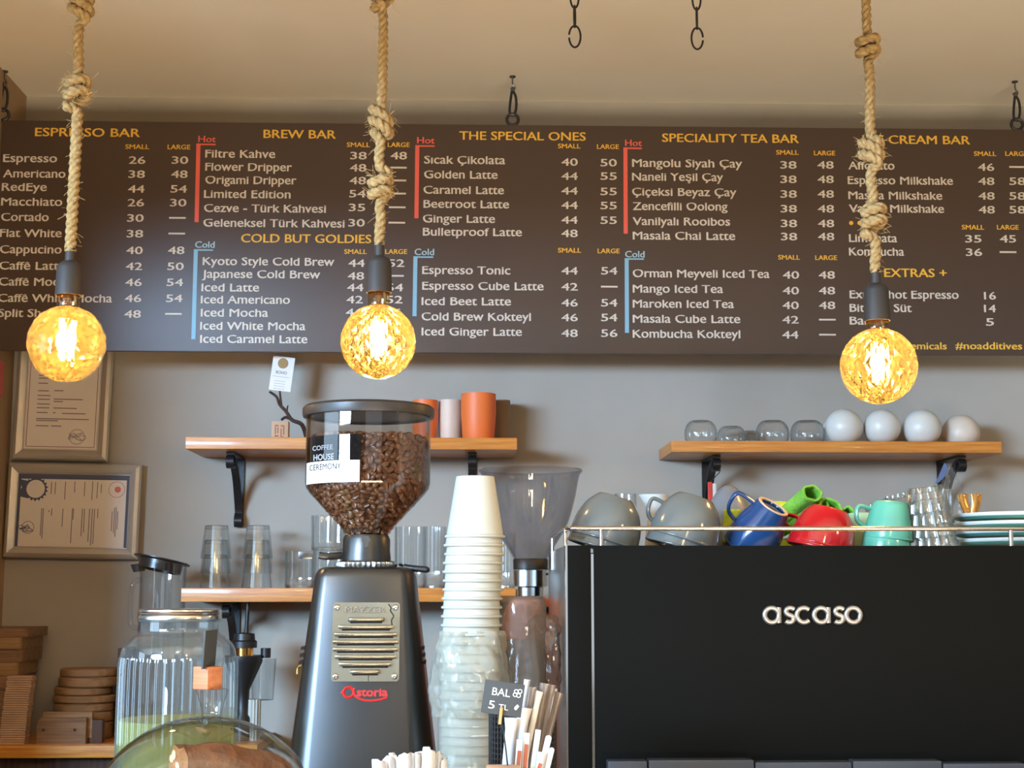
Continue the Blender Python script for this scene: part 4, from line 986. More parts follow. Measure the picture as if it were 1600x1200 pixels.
for i in range(ncup):
    z = ztop - i * step; o = proto if i == 0 else proto.copy()
    if i: COL.objects.link(o)
    rnd = random.Random(i); o.location = (cx_top.x + rnd.uniform(-.0008, .0008) - .006 * min(1, i / 14), Yp + rnd.uniform(-.0008, .0008), z)
    if i == 0: tag(o, 'topmost upturned white paper cup of the tall stack', 'paper cup', 'stacked white paper cups')
    elif i > 0: tag(o, 'white paper cup %s from the top of the stack, %s' % (ordi(i + 1), 'only its rim showing' if z > zsl1 else 'in the crumpled sleeve' if z > zsl0 else 'in the smooth sleeve'), 'paper cup', 'stacked white paper cups')
    elif z > zsl1: tag(o, 'white paper cup in the bare upper part of the stack, only its rim showing', 'paper cup', 'stacked white paper cups')
    elif z > zsl0: tag(o, 'white paper cup inside the crumpled upper plastic sleeve of the stack', 'paper cup', 'stacked white paper cups')
    else: tag(o, 'white paper cup in the lowest part of the stack inside the smooth sleeve', 'paper cup', 'stacked white paper cups')
def crumple(prof, n, amp, seed, fr_=18, sx=1.0):
    prof = [(p.x, p.z) for p in smooth_path([(a, 0, b) for a, b in prof], 6)]
    g = lathe(prof, n); vv = []
    for (x, y, z) in g.v:
        r_ = math.hypot(x, y); a = math.atan2(y, x)
        d = noise.noise(Vector((math.cos(a) * fr_ * .05 * 2 + seed, math.sin(a) * fr_ * .05 * 2, z * fr_))) * 1.1 + .9 * abs(noise.noise(Vector((math.cos(a) * 2.6 + z * 20, math.sin(a) * 2.6 + seed, z * fr_ * 1.6)))) + .35 * abs(noise.noise(Vector((math.cos(a) * 6 - z * 30, math.sin(a) * 6 + seed, z * fr_ * 3.5))))
        q = (r_ + amp * d) / max(r_, 1e-6); vv.append((x * q * sx, y * q, z))
    g.v = vv; return g
xs_ = cx_top.x - .006
def zz(py): return ZT(732, py, Yp)
tag(mk('plastic_sleeve', crumple([(47 * k, zz(985)), (50 * k, zz(1000)), (55 * k, zz(1030)), (56 * k, zz(1060)), (53 * k, zz(1090)), (48 * k, zz(1112)), (46.5 * k, zz(1118))], 96, .009, 3.3), M['film'], None, 70, (xs_ - 1 * k, Yp, 0)), 'crumpled milky plastic sleeve bunched round the middle of the paper cup stack', 'plastic sleeve')
tag(mk('plastic_sleeve', crumple([(47.5 * k, zz(1108)), (48 * k, zz(1125)), (48 * k, zz(1180)), (48 * k, zz(1260)), (48.5 * k, ZCT + .002)], 60, .0018, 8.1), M['film'], None, 70, (xs_, Yp, 0)), 'smooth milky plastic sleeve round the bottom of the paper cup stack', 'plastic sleeve')

# ------------------------------------------------------------------ second grinder: empty hopper, orange body
Yh = 2.6; hx_ = 832; c = W(829, 900, Yh); k = SP(hx_, 850, Yh); z_ = lambda py: ZT(hx_, py, Yh) - ZCT
t = thing('coffee_grinder', 'grinder with a large empty clear hopper, steel collar and orange body', 'coffee grinder', (c.x, Yh, ZCT))
P = smooth_path([(26 * k, 0, z_(874)), (34 * k, 0, z_(860)), (57 * k, 0, z_(822)), (69 * k, 0, z_(783)), (75 * k, 0, z_(752)), (78 * k, 0, z_(741))], 5)
ZR = [(p.x, p.z) for p in P] + [(81 * k, z_(738)), (82 * k, z_(736)), (81 * k, z_(734))]
mk('hopper', shell(ZR, .002, 64), M['hopper2'], t, 50)
mk('hopper_collar', lathe([(1e-4, z_(890)), (27 * k, z_(890)), (27.5 * k, z_(875)), (26 * k, z_(873)), (1e-4, z_(873))], 36), M['black'], t)
mk('steel_collar', lathe([(1e-4, z_(932)), (20 * k, z_(932)), (20.5 * k, z_(918)), (27 * k, z_(916)), (27 * k, z_(891)), (1e-4, z_(890))], 36), M['steel'], t)
mk('collar_pin', cyl(.002, 0, .012, 8).xf(T_(27 * k, -.005, z_(897)) @ RY(PI / 2)), M['black'], t)
mk('collar_bracket', box(20 * k, 40 * k, -.003, .003, z_(890.5), z_(889), 0).join(cyl(5.5 * k, -.001, .001, 16).xf(T_(40 * k, 0, z_(885)) @ RX(PI / 2))), M['steel'], t)
mk('body', lathe([(1e-4, z_(1345)), (44 * k, z_(1345)), (44 * k, z_(985)), (42 * k, z_(958)), (34 * k, z_(940)), (20 * k, z_(932)), (1e-4, z_(932))], 40), M['orangep'], t)
mk('black_band', tube(smooth_path([(20 * k, -38 * k, z_(950)), (34 * k, -30 * k, z_(958)), (43 * k, -18 * k, z_(975)), (46 * k, -10 * k, z_(995))], 6), 4.5 * k, 10), M['black'], t)
mk('base', box(-46 * k, 46 * k, -50 * k, 46 * k, 0, z_(1345), .004), M['black'], t)

# ------------------------------------------------------------------ clear cup stack and bags
Yc = 2.12; c = W(815, 1060, Yc); k = SP(820, 1060, Yc); z_ = lambda py: ZT(820, py, Yc)
# bare bagged upper stack (upturned, clear) and nested cups below
cl = cupmesh(26 * k, 37 * k, 74 * k, None)
g0 = mk('clear_cup', cl, M['clearcup'], None, 40)
for i in range(12):
    o = g0 if i == 0 else g0.copy()
    if i: COL.objects.link(o)
    o.location = (c.x + 3 * k, Yc + .01, z_(1075) - i * 11.5 * k if i else z_(1075))
    tag(o, 'topmost clear plastic cup of the stack behind the little slate sign' if i == 0 else 'clear plastic cup, %s from the top of the stack behind the slate sign' % ordi(i + 1), 'plastic cup', 'nested clear plastic cups')
tag(mk('cup_riser', cyl(34 * k, ZCT, z_(1075) - 11 * 11.5 * k - .001, 30).xf(T_(c.x + 3 * k, Yc + .01, 0)), M['papercup'], None), 'pale pedestal under the clear plastic cup stack', 'stand')
tag(mk('plastic_bag', crumple([(28 * k, z_(931)), (34 * k, z_(934)), (38 * k, z_(945)), (39 * k, z_(1000)), (40 * k, z_(1060)), (41 * k, z_(1120)), (41 * k, z_(1200))], 56, .004, 5.2), M['greybag'], None, 70, (c.x - 2 * k, Yc + .01, 0)), 'tall clear plastic bag sheathing the clear cup stack', 'plastic bag')
g = crumple([(10 * k, z_(962)), (20 * k, z_(975)), (24 * k, z_(1000)), (24 * k, z_(1050)), (20 * k, z_(1090)), (14 * k, z_(1110))], 34, .009, 9.1, 26)
tag(mk('crumpled_film', g, M['bag'], None, 70, (c.x + 37 * k, Yc + .05, 0)), 'crumpled clear film squeezed between the cup stack and espresso machine', 'plastic film')

# ------------------------------------------------------------------ espresso machine (its back to the camera)
Ym = 2.1; k = SP(1200, 900, Ym)
xl = W(884.5, 900, Ym).x; xr = xl + 1.02; zt_ = ZT(1200, 852.5, Ym); D = .44
t = thing('espresso_machine', 'wide black espresso machine seen from behind, cups stacked on its tray', 'espresso machine', ((xl + xr) / 2, Ym, ZCT))
hw_ = (xr - xl) / 2; ht = zt_ - ZCT; tray = ht - .035
gapx = W(925.5, 900, Ym).x - t.location.x
mk('rear_panel', box(gapx + .002, hw_, 0, .006, .035, ht, .0008), M['mblack'], t)
mk('corner_panel', box(-hw_ + .002, gapx - .002, 0, .006, .03, ht, .0008), M['mblack'], t)
mk('chrome_strip', box(gapx - .0018, gapx + .0018, -.001, .004, .03, ht - .012), M['chrome'], t)
mk('side_edge', box(-hw_ - .001, -hw_ + .002, -.001, .008, .03, ht), M['chrome'], t)
mk('side_panel', box(-hw_ - .001, -hw_ + .003, .008, D, .03, ht, .0005), M['mside'], t)
mk('side_panel', box(hw_ - .003, hw_, .006, D, .03, ht, .0005), M['mside'], t)
mk('far_panel', box(-hw_ + .003, hw_ - .003, D - .006, D, .03, ht), M['mblack'], t)
mk('cup_tray', box(-hw_ + .003, hw_ - .003, .006, D - .006, tray - .004, tray), M['steel'], t)
mk('base', box(-hw_ + .003, hw_ - .003, .02, D - .02, .03, tray - .01), M['black'], t)
for sx_ in (-1, 1):
    for y in (.05, D - .05): mk('foot', cyl(.02, 0, .03, 16).xf(T_(sx_ * (hw_ - .06), y, 0)), M['black'], t)
def badge_letter(ch, R_):
    th = 4.1 * k; sec_n = 10; P = []
    arc = lambda cx, cy, r, a0, a1, n=22: [(cx + r * math.cos(math.radians(a0 + (a1 - a0) * i / n)), -.001, cy + r * math.sin(math.radians(a0 + (a1 - a0) * i / n))) for i in range(n + 1)]
    if ch == 'o': return tube(arc(0, R_, R_, 0, 345, 26)[:-1], th, sec_n, True)
    if ch == 'c': return tube(arc(0, R_, R_, 48, 312), th, sec_n)
    if ch == 'a': return tube(arc(0, R_, R_, 0, 345, 26)[:-1], th, sec_n, True).join(tube([(R_, -.001, -th * .2), (R_, -.001, 2 * R_ + th * .2)], th, sec_n))
    q = R_ / 2                              # s: two half bowls
    pts = arc(.1 * R_, 1.5 * R_, q, 35, 240, 12) + arc(-.05 * R_, .5 * R_, q, 70, -145, 14)
    return tube([(x * 1.25, y, z) for x, y, z in pts], th, sec_n)
gB = G(); cR = 11.2 * k; x_ = 0
for ch, adv in zip('ascaso', (27.8, 22.6, 27.0, 27.8, 22.6, 0)):
    half = {'a': 11.2, 'o': 11.2, 'c': 11.2, 's': 9}[ch] * k
    gB.join(badge_letter(ch, cR), T_(x_, 0, 0))
    x_ += adv * k
gx0 = W(1206, 972, Ym)
mk('name_badge', gB.xf(T_(gx0.x - t.location.x, 0, W(1206, 972.5, Ym).z - ZCT)), M['badge'], t, 60)
# grey fittings along the lower edge
for (a_, b_, y) in ((949, 1012, 1188), (1012, 1178, 1186.5), (1178, 1330, 1190), (1330, 1470, 1188), (1470, 1600, 1192)):
    A = W(a_, y, Ym - .02); B = W(b_ - 2, y, Ym - .02)
    mk('lower_rail', box(A.x - t.location.x, B.x - t.location.x, -.03, -.002, A.z - ZCT - .05, A.z - ZCT, .002), M['trayg'], t)
# guard rail
rz = W(1200, 826, Ym + .006).z - ZCT; ry = .006; rr = 3.7 * k
zl = ht - .02
path = [(-hw_ - .003, .30, rz - .001), (-hw_ + .0, .05, rz), (-hw_ + .006, .014, rz), (-hw_ + .016, ry, rz), (0, ry, rz), (hw_ - .01, ry, rz), (hw_, .02, rz), (hw_, .30, rz)]
mk('guard_rail', tube(path[:1] + [Vector(p) for p in smooth_path(path[1:4], 4)] + path[4:], rr, 10), M['steel'], t)
mk('rail_post', tube([(-hw_ + .001, .012, ht - .03), (-hw_ + .001, .03, rz)], rr * .8, 8), M['steel'], t)
for px in (940, 1582): mk('rail_post', tube([(W(px, 840, Ym).x - t.location.x, ry, ht - .03), (W(px, 840, Ym).x - t.location.x, ry, rz)], rr * .95, 10), M['steel'], t)
mk('rail_post', tube([(-hw_ - .002, .30, rz), (-hw_ - .002, .30, ht - .03)], rr * .8, 8), M['steel'], t)
ZTR = ZCT + tray

# cups on the machine
def mug(name, lab, grp, cx, cy, tilt, rb, rm, hgt, m, Y, fwd=0, handle=None, double=True, ringm=None, prof=None, in_=None):
    """upturned cup: (cx, cy) pixel of its base centre, tilt = lean to the right in degrees"""
    k = SP(cx, cy, Y); c = W(cx, cy, Y)
    R_ = RY(math.radians(tilt)) @ RX(math.radians(fwd))       # local +z = base normal
    rb, rm, h = rb * k, rm * k, hgt * k
    P = prof or [(rb, 0), (rb + (rm - rb) * .27, -.10), (rb + (rm - rb) * .60, -.28), (rb + (rm - rb) * .90, -.60), (rm, -1)]
    P = smooth_path([(rb * .9, 0, .0)] + [((p[0] if p[0] > 1e-9 else 0), 0, p[1] * h) for p in P], 4)
    t = thing(name, lab, 'cup', c, R_.to_euler(), group=grp)
    pr = [(rb * .82, -.002), (rb * .84, 0), (rb * .98, 0)] + [(p.x, p.z) for p in P[4:]]
    g = shell(pr, .003, 44); g.join(tube([((pr[-1][0] - .0010) * math.cos(2 * PI * i / 44), (pr[-1][0] - .0010) * math.sin(2 * PI * i / 44), pr[-1][1]) for i in range(44)], .0022, 8, True))
    bodyo = mk('body', g, m, t, 45)
    mk('base', lathe([(1e-4, -.003), (rb * .83, -.003)], 40), m, t)
    if ringm: mk('foot_ring', lathe([(rb * .78, -.002), (rb * .80, .0015), (rb * .98, .0015), (rb * 1.0, -.001)], 40), ringm, t)
    if handle:
        a, z0, z1, out = handle
        rr0 = rb + (rm - rb) * .75; rs = rb + (rm - rb) * (z0 * .9 if prof else min(1, z0 * 2) * .8)
        pts = [(rs * .97, 0, -z0 * h), (rr0 + out * k * .8, 0, -z0 * h + .002), (rr0 + out * k, 0, -(z0 * .6 + z1 * .4) * h), (rr0 + out * k * .75, 0, -(z0 * .2 + z1 * .8) * h), (rm * .95, 0, -z1 * h)]
        mk('handle', tube(smooth_path(pts, 6), 5.4 * k, 10, flat=.6).xf(RZ(math.radians(a))), m, t)
    return t
GR = 'upturned cups on the espresso machine'
Yu = 2.27
mug('large_cup', 'large grey cup lying upturned at the left end of the machine top', GR, 963, 777, 17, 27, 55, 70, M['grey'], Yu)
mug('large_cup', 'grey cup nested underneath the leftmost large grey cup', GR, 955, 801, 17, 27, 53, 58, M['grey'], Yu)
mug('large_cup', 'large grey cup upturned with its handle left, beside the white jug', GR, 1087, 777, 18, 28, 56, 70, M['grey'], Yu, handle=(180, .35, .8, 17))
mug('large_cup', 'grey cup nested underneath the large grey cup by the white jug', GR, 1078, 801, 18, 28, 54, 58, M['grey'], Yu)
mug('cup', 'blue mug tipped over with its bare clay foot ring showing', GR, 1208, 792, 29, 26, 44, 78, M['bluec'], Yu, fwd=24, handle=(180, .12, .62, 22), ringm=M['clay'],
    prof=[(26 * SP(1208, 792, Yu), 0), (33 * SP(1208, 792, Yu), -.25), (40 * SP(1208, 792, Yu), -.55), (44 * SP(1208, 792, Yu), -1)])
mug('cup', 'red cup upturned and leaning, under the green cloth', GR, 1297, 795, 16, 27, 50, 60, M['redc'], Yu)
mug('cup', 'red cup underneath the leaning red one with its handle to the left', GR, 1290, 815, 16, 27, 50, 45, M['redc'], Yu, handle=(150, .1, .5, 20))
kt = SP(1390, 800, Yu)
tp = [(23 * kt, 0), (28 * kt, -.08), (33 * kt, -.4), (37 * kt, -.75), (38 * kt, -1)]
mug('cup', 'teal green cup upturned with its handle to the left beside the glasses', GR, 1392, 784, 6, 23, 38, 58, M['teal'], Yu, handle=(185, .25, .75, 20), prof=tp)
mug('cup', 'teal green cup nested beneath the upturned teal one', GR, 1388, 806, 6, 23, 37, 52, M['teal'], Yu, prof=tp)
mug('cup', 'pale green cup standing behind, between the red and teal cups', GR, 1347, 802, 0, 22, 30, 56, M['tealpale'], Yu + .1)
# white milk jug
c = W(1026, 850, 2.36); k = SP(1026, 820, 2.36) * .84; z_ = lambda py: ZT(1026, py, 2.36) - ZTR
t = thing('milk_jug', 'small white ceramic milk jug between the two large grey cups', 'jug', (c.x, 2.36, ZTR))
P = [(1e-4, 0), (21 * k, .001), (22 * k, z_(850)), (17 * k, z_(815)), (16 * k, z_(800)), (20 * k, z_(784)), (23 * k, z_(773))]
g = shell([(p.x, p.z) for p in smooth_path([(a, 0, b) for a, b in P[1:]], 4)], .002, 40); g.v = [(x - (max(0, (z - z_(795))) * .35 if x < -.6 * 15 * k else 0), y, z) for x, y, z in g.v]
mk('body', g, M['white'], t, 60); mk('base', cyl(21 * k, 0, .002, 30), M['white'], t)
# glass behind the first cup
k = SP(980, 780, 2.4); c = W(978, 850, 2.4)
tag(mk('glass_tumbler', shell([(17 * k, ZTR), (17 * k, ZT(978, 772, 2.4))], .002, 30, flute(12, .03)), M['glassrib'], None, 50, (c.x - 0, 2.4, 0)), 'clear glass with its rim just showing behind the leftmost grey cup', 'glass')
# grey dome behind
k = SP(1145, 800, 2.42); c = W(1140, 850, 2.42); h = ZT(1140, 758, 2.42) - ZTR
tag(mk('metal_bowl', lathe([(48 * k * math.cos(a), h * math.sin(a)) for a in [PI / 2 * i / 14 for i in range(15)]][:-1] + [(1e-4, h)], 48), M['greyin'], None, 60, (c.x, 2.42, ZTR)), 'grey metal bowl upturned behind the blue mug', 'bowl')
# red clip hanging from the bracket
p = W(1113, 753, 3.62); q_ = W(1113, 786, 3.62); k = SP(1113, 770, 3.62)
t = thing('packet', 'red and white packet hanging from the bracket below the glass bowl shelf', 'packet', (p.x, 3.62, q_.z))
hgt = p.z - q_.z
mk('red_side', box(-7 * k, 0, 0, .006, -.01, hgt, .001), pbr('packet_red', (206, 60, 48), .5), t)
mk('white_side', box(.5 * k, 6 * k, .001, .006, -.01, hgt * .93, .001), M['paper'], t)
mk('wire_loop', tube(smooth_path([(-3 * k, .003, hgt), (3 * k, 0, hgt + 6 * k), (12 * k, 0, hgt + 16 * k), (12 * k, 0, hgt + 22 * k), (5 * k, 0, hgt + 24 * k)], 5), .0012, 6), M['black'], t)

# green cloth: folded and rolled microfibre
def sheet(fn, nu, nv, th=.0025):
    g = G(); v = []; f = []
    for i in range(nu + 1):
        for j in range(nv + 1): v.append(fn(i / nu, j / nv))
    for i in range(nu):
        for j in range(nv):
            a = i * (nv + 1) + j; f.append((a, a + 1, a + nv + 2, a + nv + 1))
    return g.add(v, f)
Yk = 2.40; k = SP(1230, 800, Yk)
c = W(1235, 850, Yk)
t = thing('cleaning_cloth', 'bright green microfibre cloth rolled and crumpled behind the blue and red cups', 'cloth', (c.x, Yk, ZTR))
def L_(px, py, dy=0): p = W(px, py, Yk + dy); return Vector((p.x - c.x, dy, p.z - ZTR))
def roll(name, pts, r0, r1, seed, m, open_=True):
    path = smooth_path(pts, 6)
    def sec(i, d):
        u = i / (len(path) - 1); r_ = (r0 + (r1 - r0) * u) * k; o = []
        for j in range(28):
            a = 2 * PI * j / 28; rr = r_ * (1 + .10 * math.sin(2 * a + seed + u * 2) + .05 * math.sin(5 * a + seed * 2 + 3 * u))
            o.append((rr * math.cos(a), rr * math.sin(a)))
        return o
    g = sweep(path, sec, caps=False)
    o = mk(name, g, m, t, 70)
    sm = o.modifiers.new('thickness', 'SOLIDIFY'); sm.thickness = .0032; sm.offset = -1
    return o
roll('rolled_fold', [L_(1200, 822, .03), L_(1228, 804, .01), L_(1252, 785, -.01), L_(1270, 770, -.045)], 17, 15, 1.0, M['cloth'])
roll('rolled_fold', [L_(1215, 830, .05), L_(1250, 812, .0), L_(1275, 793, -.01), L_(1288, 787, -.03)], 13, 9, 2.2, M['cloth'])
roll('rolled_fold', [L_(1270, 830, .05), L_(1290, 812, .01), L_(1298, 795, -.04)], 17, 18, 3.1, M['cloth'])
roll('rolled_fold', [L_(1300, 840, .05), L_(1318, 820, .01), L_(1326, 803, -.04)], 14, 12, 4.7, M['cloth'])
roll('yellow_fold', [L_(1140, 836, .06), L_(1180, 800, .05), L_(1212, 794, .02), L_(1240, 797, .02)], 11, 11, 5.5, M['clothy'])
roll('rolled_fold', [L_(1150, 845, .0), L_(1166, 818, .0), L_(1176, 805, -.02)], 14, 15, 6.5, M['cloth'])
def body_(u, v):
    x = L_(1128 + 215 * u, 850).x; h = (.020 + .038 * math.sin(PI * min(1, u * 1.05)) ** .6) * (math.sin(PI * (.12 + .76 * v))) + .009 * noise.noise(Vector((u * 9, v * 6, 1)))
    return (x, -.03 + .11 * v, max(.001, h))
g = sheet(body_, 60, 24)
mk('crumpled_body', g, M['clothy'], t, 80)
def flap(u, v):
    p = L_(1131 + 24 * u, 796 + 52 * v, -.035); return (p.x, p.y + .006 * math.sin(6 * u + 3 * v), max(.002, p.z))
o = mk('hanging_corner', sheet(flap, 10, 14), M['clothy'], t, 80); sm = o.modifiers.new('thickness', 'SOLIDIFY'); sm.thickness = .002

# leaning stack of cut tumblers
def facet(n, a): return lambda ang, i, z: 1 - a * abs(math.sin(n * ang / 2))
def cutglass(cx, cy, tilt, rb, rm, hgt, Y, lab, grp='cut glass tumblers on the machine'):
    k = SP(cx, cy, Y); c = W(cx, cy, Y); h = hgt * k; rb *= k; rm *= k
    t = thing('cut_glass', lab, 'glass', c, (0, math.radians(tilt), 0), group=grp)
    mk('bowl', shell([(rb * .96, 0), (rb, -.003), (rb * 1.02, -h * .12), (rb + (rm - rb) * .5, -h * .5), (rm, -h * .93), (rm, -h)], .0024, 54, facet(18, .09)), M['glassrib'], t, 30)
    mk('base', lathe([(1e-4, -.001), (rb * .95, -.001), (rb * .93, -.009), (1e-4, -.009)], 36), M['glass'], t)
    return t
nmz = ['topmost', 'second from top', 'third from top', 'fourth from top', 'lowest']
for i in range(5):
    cutglass(1446 + 4.2 * i, 760 + 19 * i, -7, 27, 35, 42 if i < 4 else 22, 2.25, '%s cut glass tumbler of the leaning stack beside the teal cups' % nmz[i])
cutglass(1402, 771, -16, 21, 28, 80, 2.36, 'cut glass tumbler leaning just behind the teal cup')
cutglass(1367, 785, -22, 19, 26, 66, 2.42, 'cut glass tumbler leaning furthest left behind the teal cup')
cutglass(1477, 764, 5, 12, 17, 88, 2.36, 'narrow dark looking glass standing behind the leaning stack', 'narrow glasses on the machine')
# gold tongs
Yt = 2.44; c = W(1519, 850, Yt); k = SP(1519, 790, Yt)
t = thing('tongs', 'polished gold tongs standing behind the saucers', 'tongs', (c.x, Yt, ZTR))
for s, x0, x1, x2 in ((-1, 1514, 1513, 1504), (1, 1524, 1525, 1532)):
    pa = []; prof_w = [5, 5, 6.5, 8, 9.5]
    pts = [Vector(((px - 1519) * k, 0, ZT(1519, py, Yt) - ZTR)) for px, py in ((x0, 848), (x0, 820), (x1, 800), ((x1 + x2) / 2, 785), (x2 - s * 3, 772))]
    path = smooth_path(pts, 5)
    def sec(i, d):
        u = i / (len(path) - 1); w_ = (4.6 + 4.4 * u ** 1.5) * k
        return [(.0016 * math.cos(a), 0) if 0 else (w_ * math.cos(a), .0022 * math.sin(a)) for a in [2 * PI * j / 12 for j in range(12)]]
    g = sweep(path, lambda i, d: [(b_, a_) for a_, b_ in sec(i, d)])
    mk('arm', g, M['brass'], t, 60)
# plates
Yq = 2.28; k = SP(1585, 830, Yq); c = W(1592, 830, Yq)
lbs = ['topmost', 'second', 'third', 'fourth', 'fifth']
zq = ZT(1590, 803, Yq); st_ = 13.0 * k; nq = int((zq - ZTR) / st_)
for i in range(nq):
    z = zq - (i + 1) * st_
    t = thing('saucer', '%s white saucer with teal band in the stack at the right edge%s' % (lbs[i] if i < 5 else 'lower', '' if i == 0 else ' counted from above') if i < 5 else 'hidden lower saucer of the stack at the right edge', 'saucer', (c.x, Yq, z), group='stacked teal banded saucers')
    R_ = (101 - (i % 2) * 3) * k
    mk('plate', lathe([(1e-4, .004), (R_ * .5, .004), (R_ * .7, .006), (R_, st_ - .0005), (R_, st_ - .004), (R_ * .985, st_ * .56)], 56), M['white'], t, 50)
    mk('teal_band', lathe([(R_ * .985, st_ * .56), (R_ * .95, st_ * .40), (R_ * .88, st_ * .22)], 56), M['tealband'], t, 50)
    mk('plate_foot', lathe([(R_ * .88, st_ * .22), (R_ * .72, .001), (R_ * .5, 0), (1e-4, 0)], 56), M['white'], t, 50)
c2_ = W(1500, 850, 2.2)
tag(mk('red_lid', cyl(14 * k, 0, .012, 24, b=.002), M['redc'], None, 40, (W(1490, 850, 2.20).x, 2.185, ZTR + .02)), 'small dark red lid tucked between the glasses and saucers', 'lid')
c2_ = None
# clear plastic bag hanging on the right bracket
Yb2 = 3.60; k = SP(1480, 750, Yb2)
c = W(1480, 730, Yb2)
def bagf(u, v):
    px = 1478 + (-22 + 64 * u) * (v ** .8) + 4; py = 722 + 85 * v
    p = W(px, py, Yb2); return (p.x - c.x, .012 * math.sin(7 * u + 4 * v) * v + .02 * math.sin(PI * u) * v, p.z - c.z)
t = thing('hanging_bag', 'clear plastic bag hanging from the right bracket under the white mugs', 'plastic bag', c)
mk('bag_front', sheet(bagf, 24, 24), M['bag'], t, 80)
mk('blue_seal', sheet(lambda u, v: (lambda p: (p.x - c.x, -.006, p.z - c.z))(W(1474 - 14 * v + (3 + 8 * math.sin(PI * v)) * u, 724 + 32 * v, Yb2)), 4, 10), pbr('blue_seal', (88, 110, 150), .4), t, 60)

# ------------------------------------------------------------------ drink dispenser
Yd_ = 2.1; px = 277; c = W(280, 1000, Yd_); k = SP(px, 1050, Yd_); z_ = lambda py: ZT(px, py, Yd_) - ZCT
t = thing('drink_dispenser', 'ribbed glass drink dispenser with a steel lid, part filled with pale lemonade', 'drink dispenser', (c.x, Yd_, ZCT))
def jrib(ang, i, z): return 1 + (.02 * math.cos(44 * ang) if z < z_(1022) else 0)
P = [(88 * k, .004), (91 * k, .02), (91 * k, z_(1100)), (90.5 * k, z_(1040)), (89 * k, z_(1026))]
P2 = smooth_path([(89 * k, 0, z_(1026)), (85 * k, 0, z_(1010)), (72 * k, 0, z_(996)), (62 * k, 0, z_(988)), (60 * k, 0, z_(982)), (60 * k, 0, z_(968))], 5)
mk('ribbed_body', lathe(P, 264, jrib), M['jar'], t, 60)
mk('shoulder', lathe([(p.x, p.z) for p in P2], 80, lambda a, i, z: 1 + .010 * math.sin(16 * a + z * 60) * (1 if z < z_(992) else 0)), M['jar'], t, 60)
mk('bottom', lathe([(1e-4, .003), (88 * k, .004)], 48), M['jar'], t)
mk('neck_bead', tube([(62.5 * k * math.cos(2 * PI * i / 48), 62.5 * k * math.sin(2 * PI * i / 48), z_(969)) for i in range(48)], .002, 8, True), M['jar'], t)
mk('lid', lathe([(1e-4, z_(951)), (60 * k, z_(951)), (64 * k, z_(952.5)), (64.5 * k, z_(955)), (63.5 * k, z_(957)), (65 * k, z_(959)), (64 * k, z_(961)), (65 * k, z_(963)), (65 * k, z_(967)), (62 * k, z_(967))], 60), M['steel'], t, 30)
lq = mk('lemonade', lathe([(1e-4, .006), (87 * k, .006), (88 * k, z_(1123)), (1e-4, z_(1124))], 60), M['lemon'], t)
mk('tap', cyl(.012, 0, .04, 16).xf(T_(0, -91 * k, .05) @ RX(PI / 2)), M['steel'], t)

# ------------------------------------------------------------------ cake dome on its stand
Yk_ = 1.75; px = 322; c = W(322, 1150, Yk_); k = SP(px, 1150, Yk_); z_ = lambda py: ZT(px, py, Yk_) - ZCT
zp = z_(1292)
t = thing('cake_stand', 'cake stand below the frame carrying the glass dome', 'cake stand', (c.x, Yk_, ZCT))
mk('plate', lathe([(1e-4, zp - .012), (175 * k, zp - .012), (180 * k, zp - .006), (180 * k, zp), (1e-4, zp)], 60), M['cutwood'], t)
mk('foot', lathe([(1e-4, 0), (.07, 0), (.065, .008), (.02, .02), (.018, zp - .02), (.05, zp - .012), (1e-4, zp - .012)], 40), M['cutwood'], t)
t = thing('cake_dome', 'clear glass cake dome with a flared knob over a nut loaf', 'cake dome', (c.x, Yk_, ZCT + zp + .0005))
zz_ = lambda py: z_(py) - zp
prf = [(6, 1122), (30, 1124), (62, 1131), (92, 1144), (118, 1162), (138, 1182), (152, 1205), (160, 1235), (162, 1265), (162, 1292)]
mk('dome', shell([(p.x, p.z + .001) for p in smooth_path([(max(a, 0.1) * k, 0, zz_(b)) for a, b in reversed(prf)], 4)], .0022, 72), M['glass'], t, 60)
kn = smooth_path([(9, 0, 1124), (15, 0, 1119), (16, 0, 1112), (19, 0, 1098), (24, 0, 1084), (26, 0, 1079)], 4)
mk('knob', lathe([(p.x * k, zz_(p.z)) for p in kn] + [(24 * k, zz_(1077.5)), (1e-4, zz_(1078))], 40).xf(T_(8 * k, 0, 0)), M['glassrib'], t, 60)
t = thing('label_holder', 'small wooden cube holding a dark sign edge-on atop the dome knob', 'sign holder', (W(324, 1078, Yk_).x, Yk_, ZCT + z_(1077.5) + .0006), (0, 0, math.radians(-38)))
kc = 17 * k; mk('cube', box(-kc, kc, -kc * .9, kc * .9, 0, 35 * k, .001), M['tagwood'], t)
o = mk('dark_sign', box(-.0012, .0012, -.021, .016, 33 * k, 92 * k, .0004).xf(RY(math.radians(4)) @ RZ(math.radians(26))), M['slate'], t)
